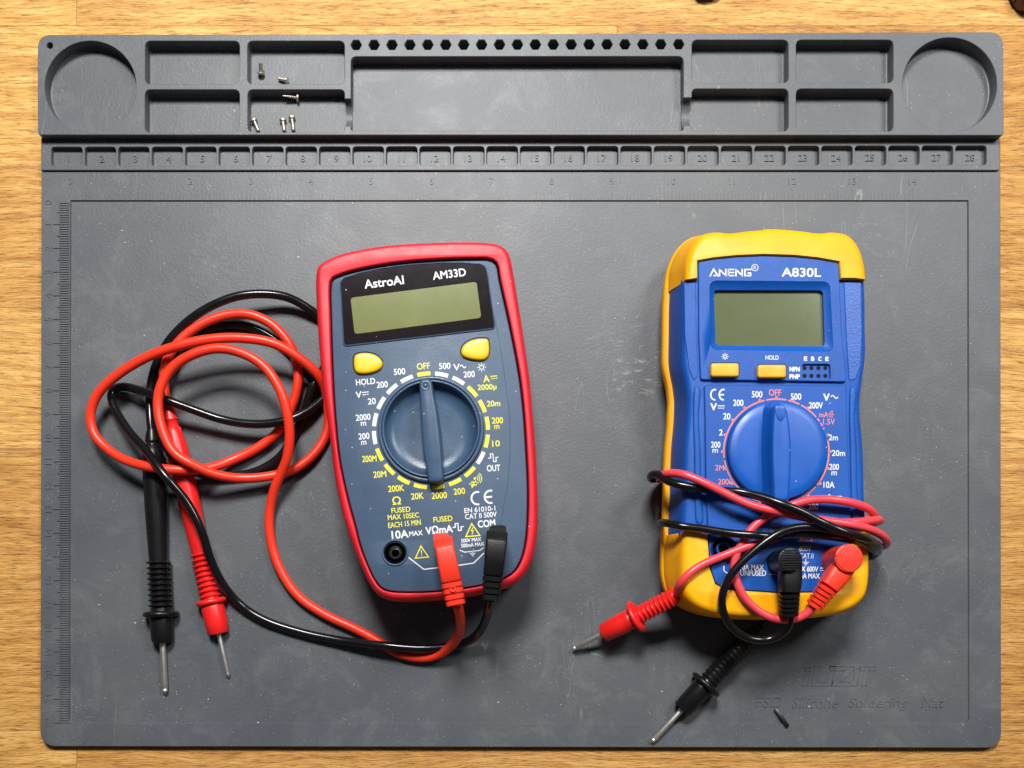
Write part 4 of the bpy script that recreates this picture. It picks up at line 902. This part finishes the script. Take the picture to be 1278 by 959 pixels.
# ---- black lead of the yellow-framed meter
t = thing('test_lead', 'black test lead looped over the yellow-framed meter', 'test lead', (*F(900, 830, 0), 0), 'test leads with probes')
cable([(985, 765, 35), (986.5, 775, 33), (980, 788, 30), (965, 797, 27.5), (950, 799.5, 27), (930, 795.5, 27.5), (913, 783, 29), (903, 765, 31.5), (901, 745, 34), (908, 725, 35.5), (920, 708, 36.2), (940, 689, 37), (960, 673, 37.6), (980, 662, 37.6), (1000, 658, 37.4), (1025, 659, 37.6), (1050, 665, 38.6), (1072, 674, 37), (1088, 684, 31), (1092, 688, 21),
       (1085, 690, 8), (1060, 690, 1.7), (1000, 688, 1.7), (900, 665, 1.7), (848, 656, 2.4), (829, 654, 7), (824, 652.5, 15), (827, 652.5, 23), (837, 654, 29.5), (850, 657, 32), (875, 660, 32.6), (913, 666, 34), (945, 668.5, 35.8), (963, 670, 35.4), (988, 667, 34.4), (1025, 668.5, 34.6), (1060, 673, 35), (1083, 680, 32.5), (1093, 686, 25), (1095, 690, 14),
       (1080, 696, 3.5), (1050, 690, 4.6), (1000, 640, 4.6), (900, 600, 4.6), (840, 594, 3), (818, 598, 7), (812, 597, 15), (814, 592, 21), (823, 592.5, 25), (832, 600, 28), (846, 605, 30.6), (862, 608, 31.6), (885, 611.5, 32.4), (905, 613, 32.6), (925, 614.5, 33.4), (950, 620.5, 36.5), (975, 629, 39.6), (1000, 639, 40.4), (1025, 652, 40.4), (1050, 663, 41.6), (1075, 671, 40), (1090, 677.5, 34.5), (1097, 683, 25),
       (1090, 687, 12), (1060, 695, 2.5), (1000, 725, 1.7), (965, 762, 2.6), (948, 782, 6)], 1.6, 'black_cable', t)
round_plug(t, (986.5, 699), (984, 767), 15.5, 28, 23, ZP + 14, 'black_plug', 0)
st = [(0, 1.7), (.03, 2.8), (.08, 3.6), (.1, 4.0)] + ribs(.11, .46, 11, 3.8, 4.3) + [(.48, 4.2), (.49, 4.7), (.53, 4.6), (.70, 4.2), (.71, 3.7)]
probe(t, (946, 785, 8), (812.5, 927, 2.4), 'probe_black', st, (.485, 7.2, 1.2), (.705, .998, 1.05))

# ================================================================ small things lying about
b = B(); a, c = F3(968, 884.5, .7), F3(983.5, 907.5, 1.4)
b.sweep([a, a.lerp(c, .05), a.lerp(c, .5), a.lerp(c, .95), c], [.6, .95, 1.0, .9, .3], [.25, .6, .65, .6, .25], 10, 3.0)
o = b.build('plastic_sliver', 'scrap'); tag(o, 'short black sliver of plastic lying on the embossed lettering', 'scrap'); o['_loc'] = tuple(a)
b = B(); c = F(1289, -11, 4); b.lathe(c[0], c[1], [(5.2, -2.5), (5.6, -1), (5.4, 3), (4.4, 5.5), (2.2, 6.4), (.4, 6.6)], 32); b.sweep([Vector((c[0] - 4.5, c[1] - 1.5, 0)), Vector((c[0] - 7, c[1] + 4, -.3)), Vector((c[0] - 6, c[1] + 12, -.3))], 1.5, None, 12)
o = b.build('round_knob', 'maroon', None, 60); tag(o, 'dark maroon knob cut off by the top right corner of the picture', 'knob'); o['_loc'] = (c[0], c[1], -2.5)
b = B(); b.sweep([F3(868, -12.5, 0), F3(872, -10.6, 0), F3(880, -9.4, 0), F3(892, -11, 0), F3(900, -16, 0), F3(896, -20, 0)], [1.2, 2.2, 2.5, 2.3, 2.0, 1.8], [1.2, 2.2, 2.5, 2.3, 2, 1.8], 16)
o = b.build('cable_end', 'maroon', None, 60); tag(o, 'dark red cable end just showing at the top edge of the table', 'cable'); o['_loc'] = (*F(880, -3, 0), -2.5)
# crumbs and fluff on the mat
b = B()
for (x, y, z_) in ((199, 585, 0),): pass
spots = [(499, 207, ZS), (505, 206, ZS), (497, 180, .9), (600, 217, ZB), (503, 228, ZB), (519, 226, ZB), (322, 902, 0), (124, 755, 0), (238, 903, 0.8), (178, 775, 0), (550, 766, 0), (1006, 789, 0), (1115, 503, 0), (1010, 882, 0), (1202, 905, .5), (1252, 60, ZT), (735, 312, 0), (298, 365, 0), (156, 303, 0), (152, 288, 0), (700, 880, 0), (622, 283, 0),
         (260, 873, 0), (1185, 826, 0), (795, 408, 0), (768, 398, 0), (1093, 282, 0), (388, 272, 0), (440, 254, 0), (240, 748, 0), (365, 735, 0), (855, 819, 0)]
for x, y, z_ in spots:
    p = F3(x, y, z_ + .18); a = random.uniform(0, 3.14); r = random.uniform(.18, .42)
    n = 7; ring = [(p.x + r * random.uniform(.6, 1.3) * (1.5 if k % 2 else .8) * math.cos(a + k * 2 * math.pi / n), p.y + r * random.uniform(.5, 1) * math.sin(a + k * 2 * math.pi / n)) for k in range(n)]
    b.loft(ring, [(0, p.z - .18), (.02, p.z), (.08, p.z + .12)])
o = b.build('dust_crumbs', 'fluff'); tag(o, 'pale crumbs and dust specks scattered over the grey mat', None, kind='stuff'); o['_loc'] = (0, 0, 0)

# ================================================================ light, world, camera
sc = bpy.context.scene
w = bpy.data.worlds.new('World'); sc.world = w; w.use_nodes = True
bg = w.node_tree.nodes['Background']; bg.inputs[0].default_value = (.80, .90, 1.0, 1); bg.inputs[1].default_value = .055
def area_light(name, loc, target, sx, sy, power, col):
    l = bpy.data.lights.new(name, 'AREA'); l.shape = 'RECTANGLE'; l.size = sx; l.size_y = sy; l.energy = power; l.color = col
    o = bpy.data.objects.new(name, l); sc.collection.objects.link(o); o.location = loc
    o.rotation_euler = (Vector(target) - Vector(loc)).to_track_quat('-Z', 'Y').to_euler(); return o
area_light('window_light', (-.06, .70, .92), (0, .10, 0), .30, .22, 17.0, (1, .985, .965))
area_light('second_window_light', (.62, .62, .95), (0, .10, 0), .3, .3, 7.0, (1, .985, .97))

# scale everything from millimetres to metres, and hang parts on their thing's origin
MM = .001
def root_of(o):
    while o.parent: o = o.parent
    return o
done = {}
for o in ALL:
    r = root_of(o); loc = Vector(r.location) if r.type == 'EMPTY' else Vector(r.get('_loc', (0, 0, 0)))
    o.data.transform(Matrix.Scale(MM, 4) @ Matrix.Translation(-loc)); o.data.update()
for o in list(sc.objects):
    if o.parent is None:
        if o.type == 'EMPTY': o.location = Vector(o.location) * MM
        elif o.type == 'MESH' and o.get('_loc'): o.location = Vector(o['_loc']) * MM; del o['_loc']

cam = bpy.data.cameras.new('camera'); co = bpy.data.objects.new('camera', cam); sc.collection.objects.link(co); sc.camera = co
co.location = (0, 0, D * MM); co.rotation_euler = (0, 0, 0)
cam.sensor_width = 36; cam.sensor_fit = 'HORIZONTAL'; cam.lens = 36 * D / (1278 * S)
cam.shift_x = (639 - NX) / 1278; cam.shift_y = (NY - 479.5) / 1278; cam.clip_start = .01; cam.clip_end = 20
sc.view_settings.view_transform = 'Standard'; sc.view_settings.look = 'None'; sc.view_settings.exposure = 0; sc.view_settings.gamma = 1
sc.cycles.use_denoising = True
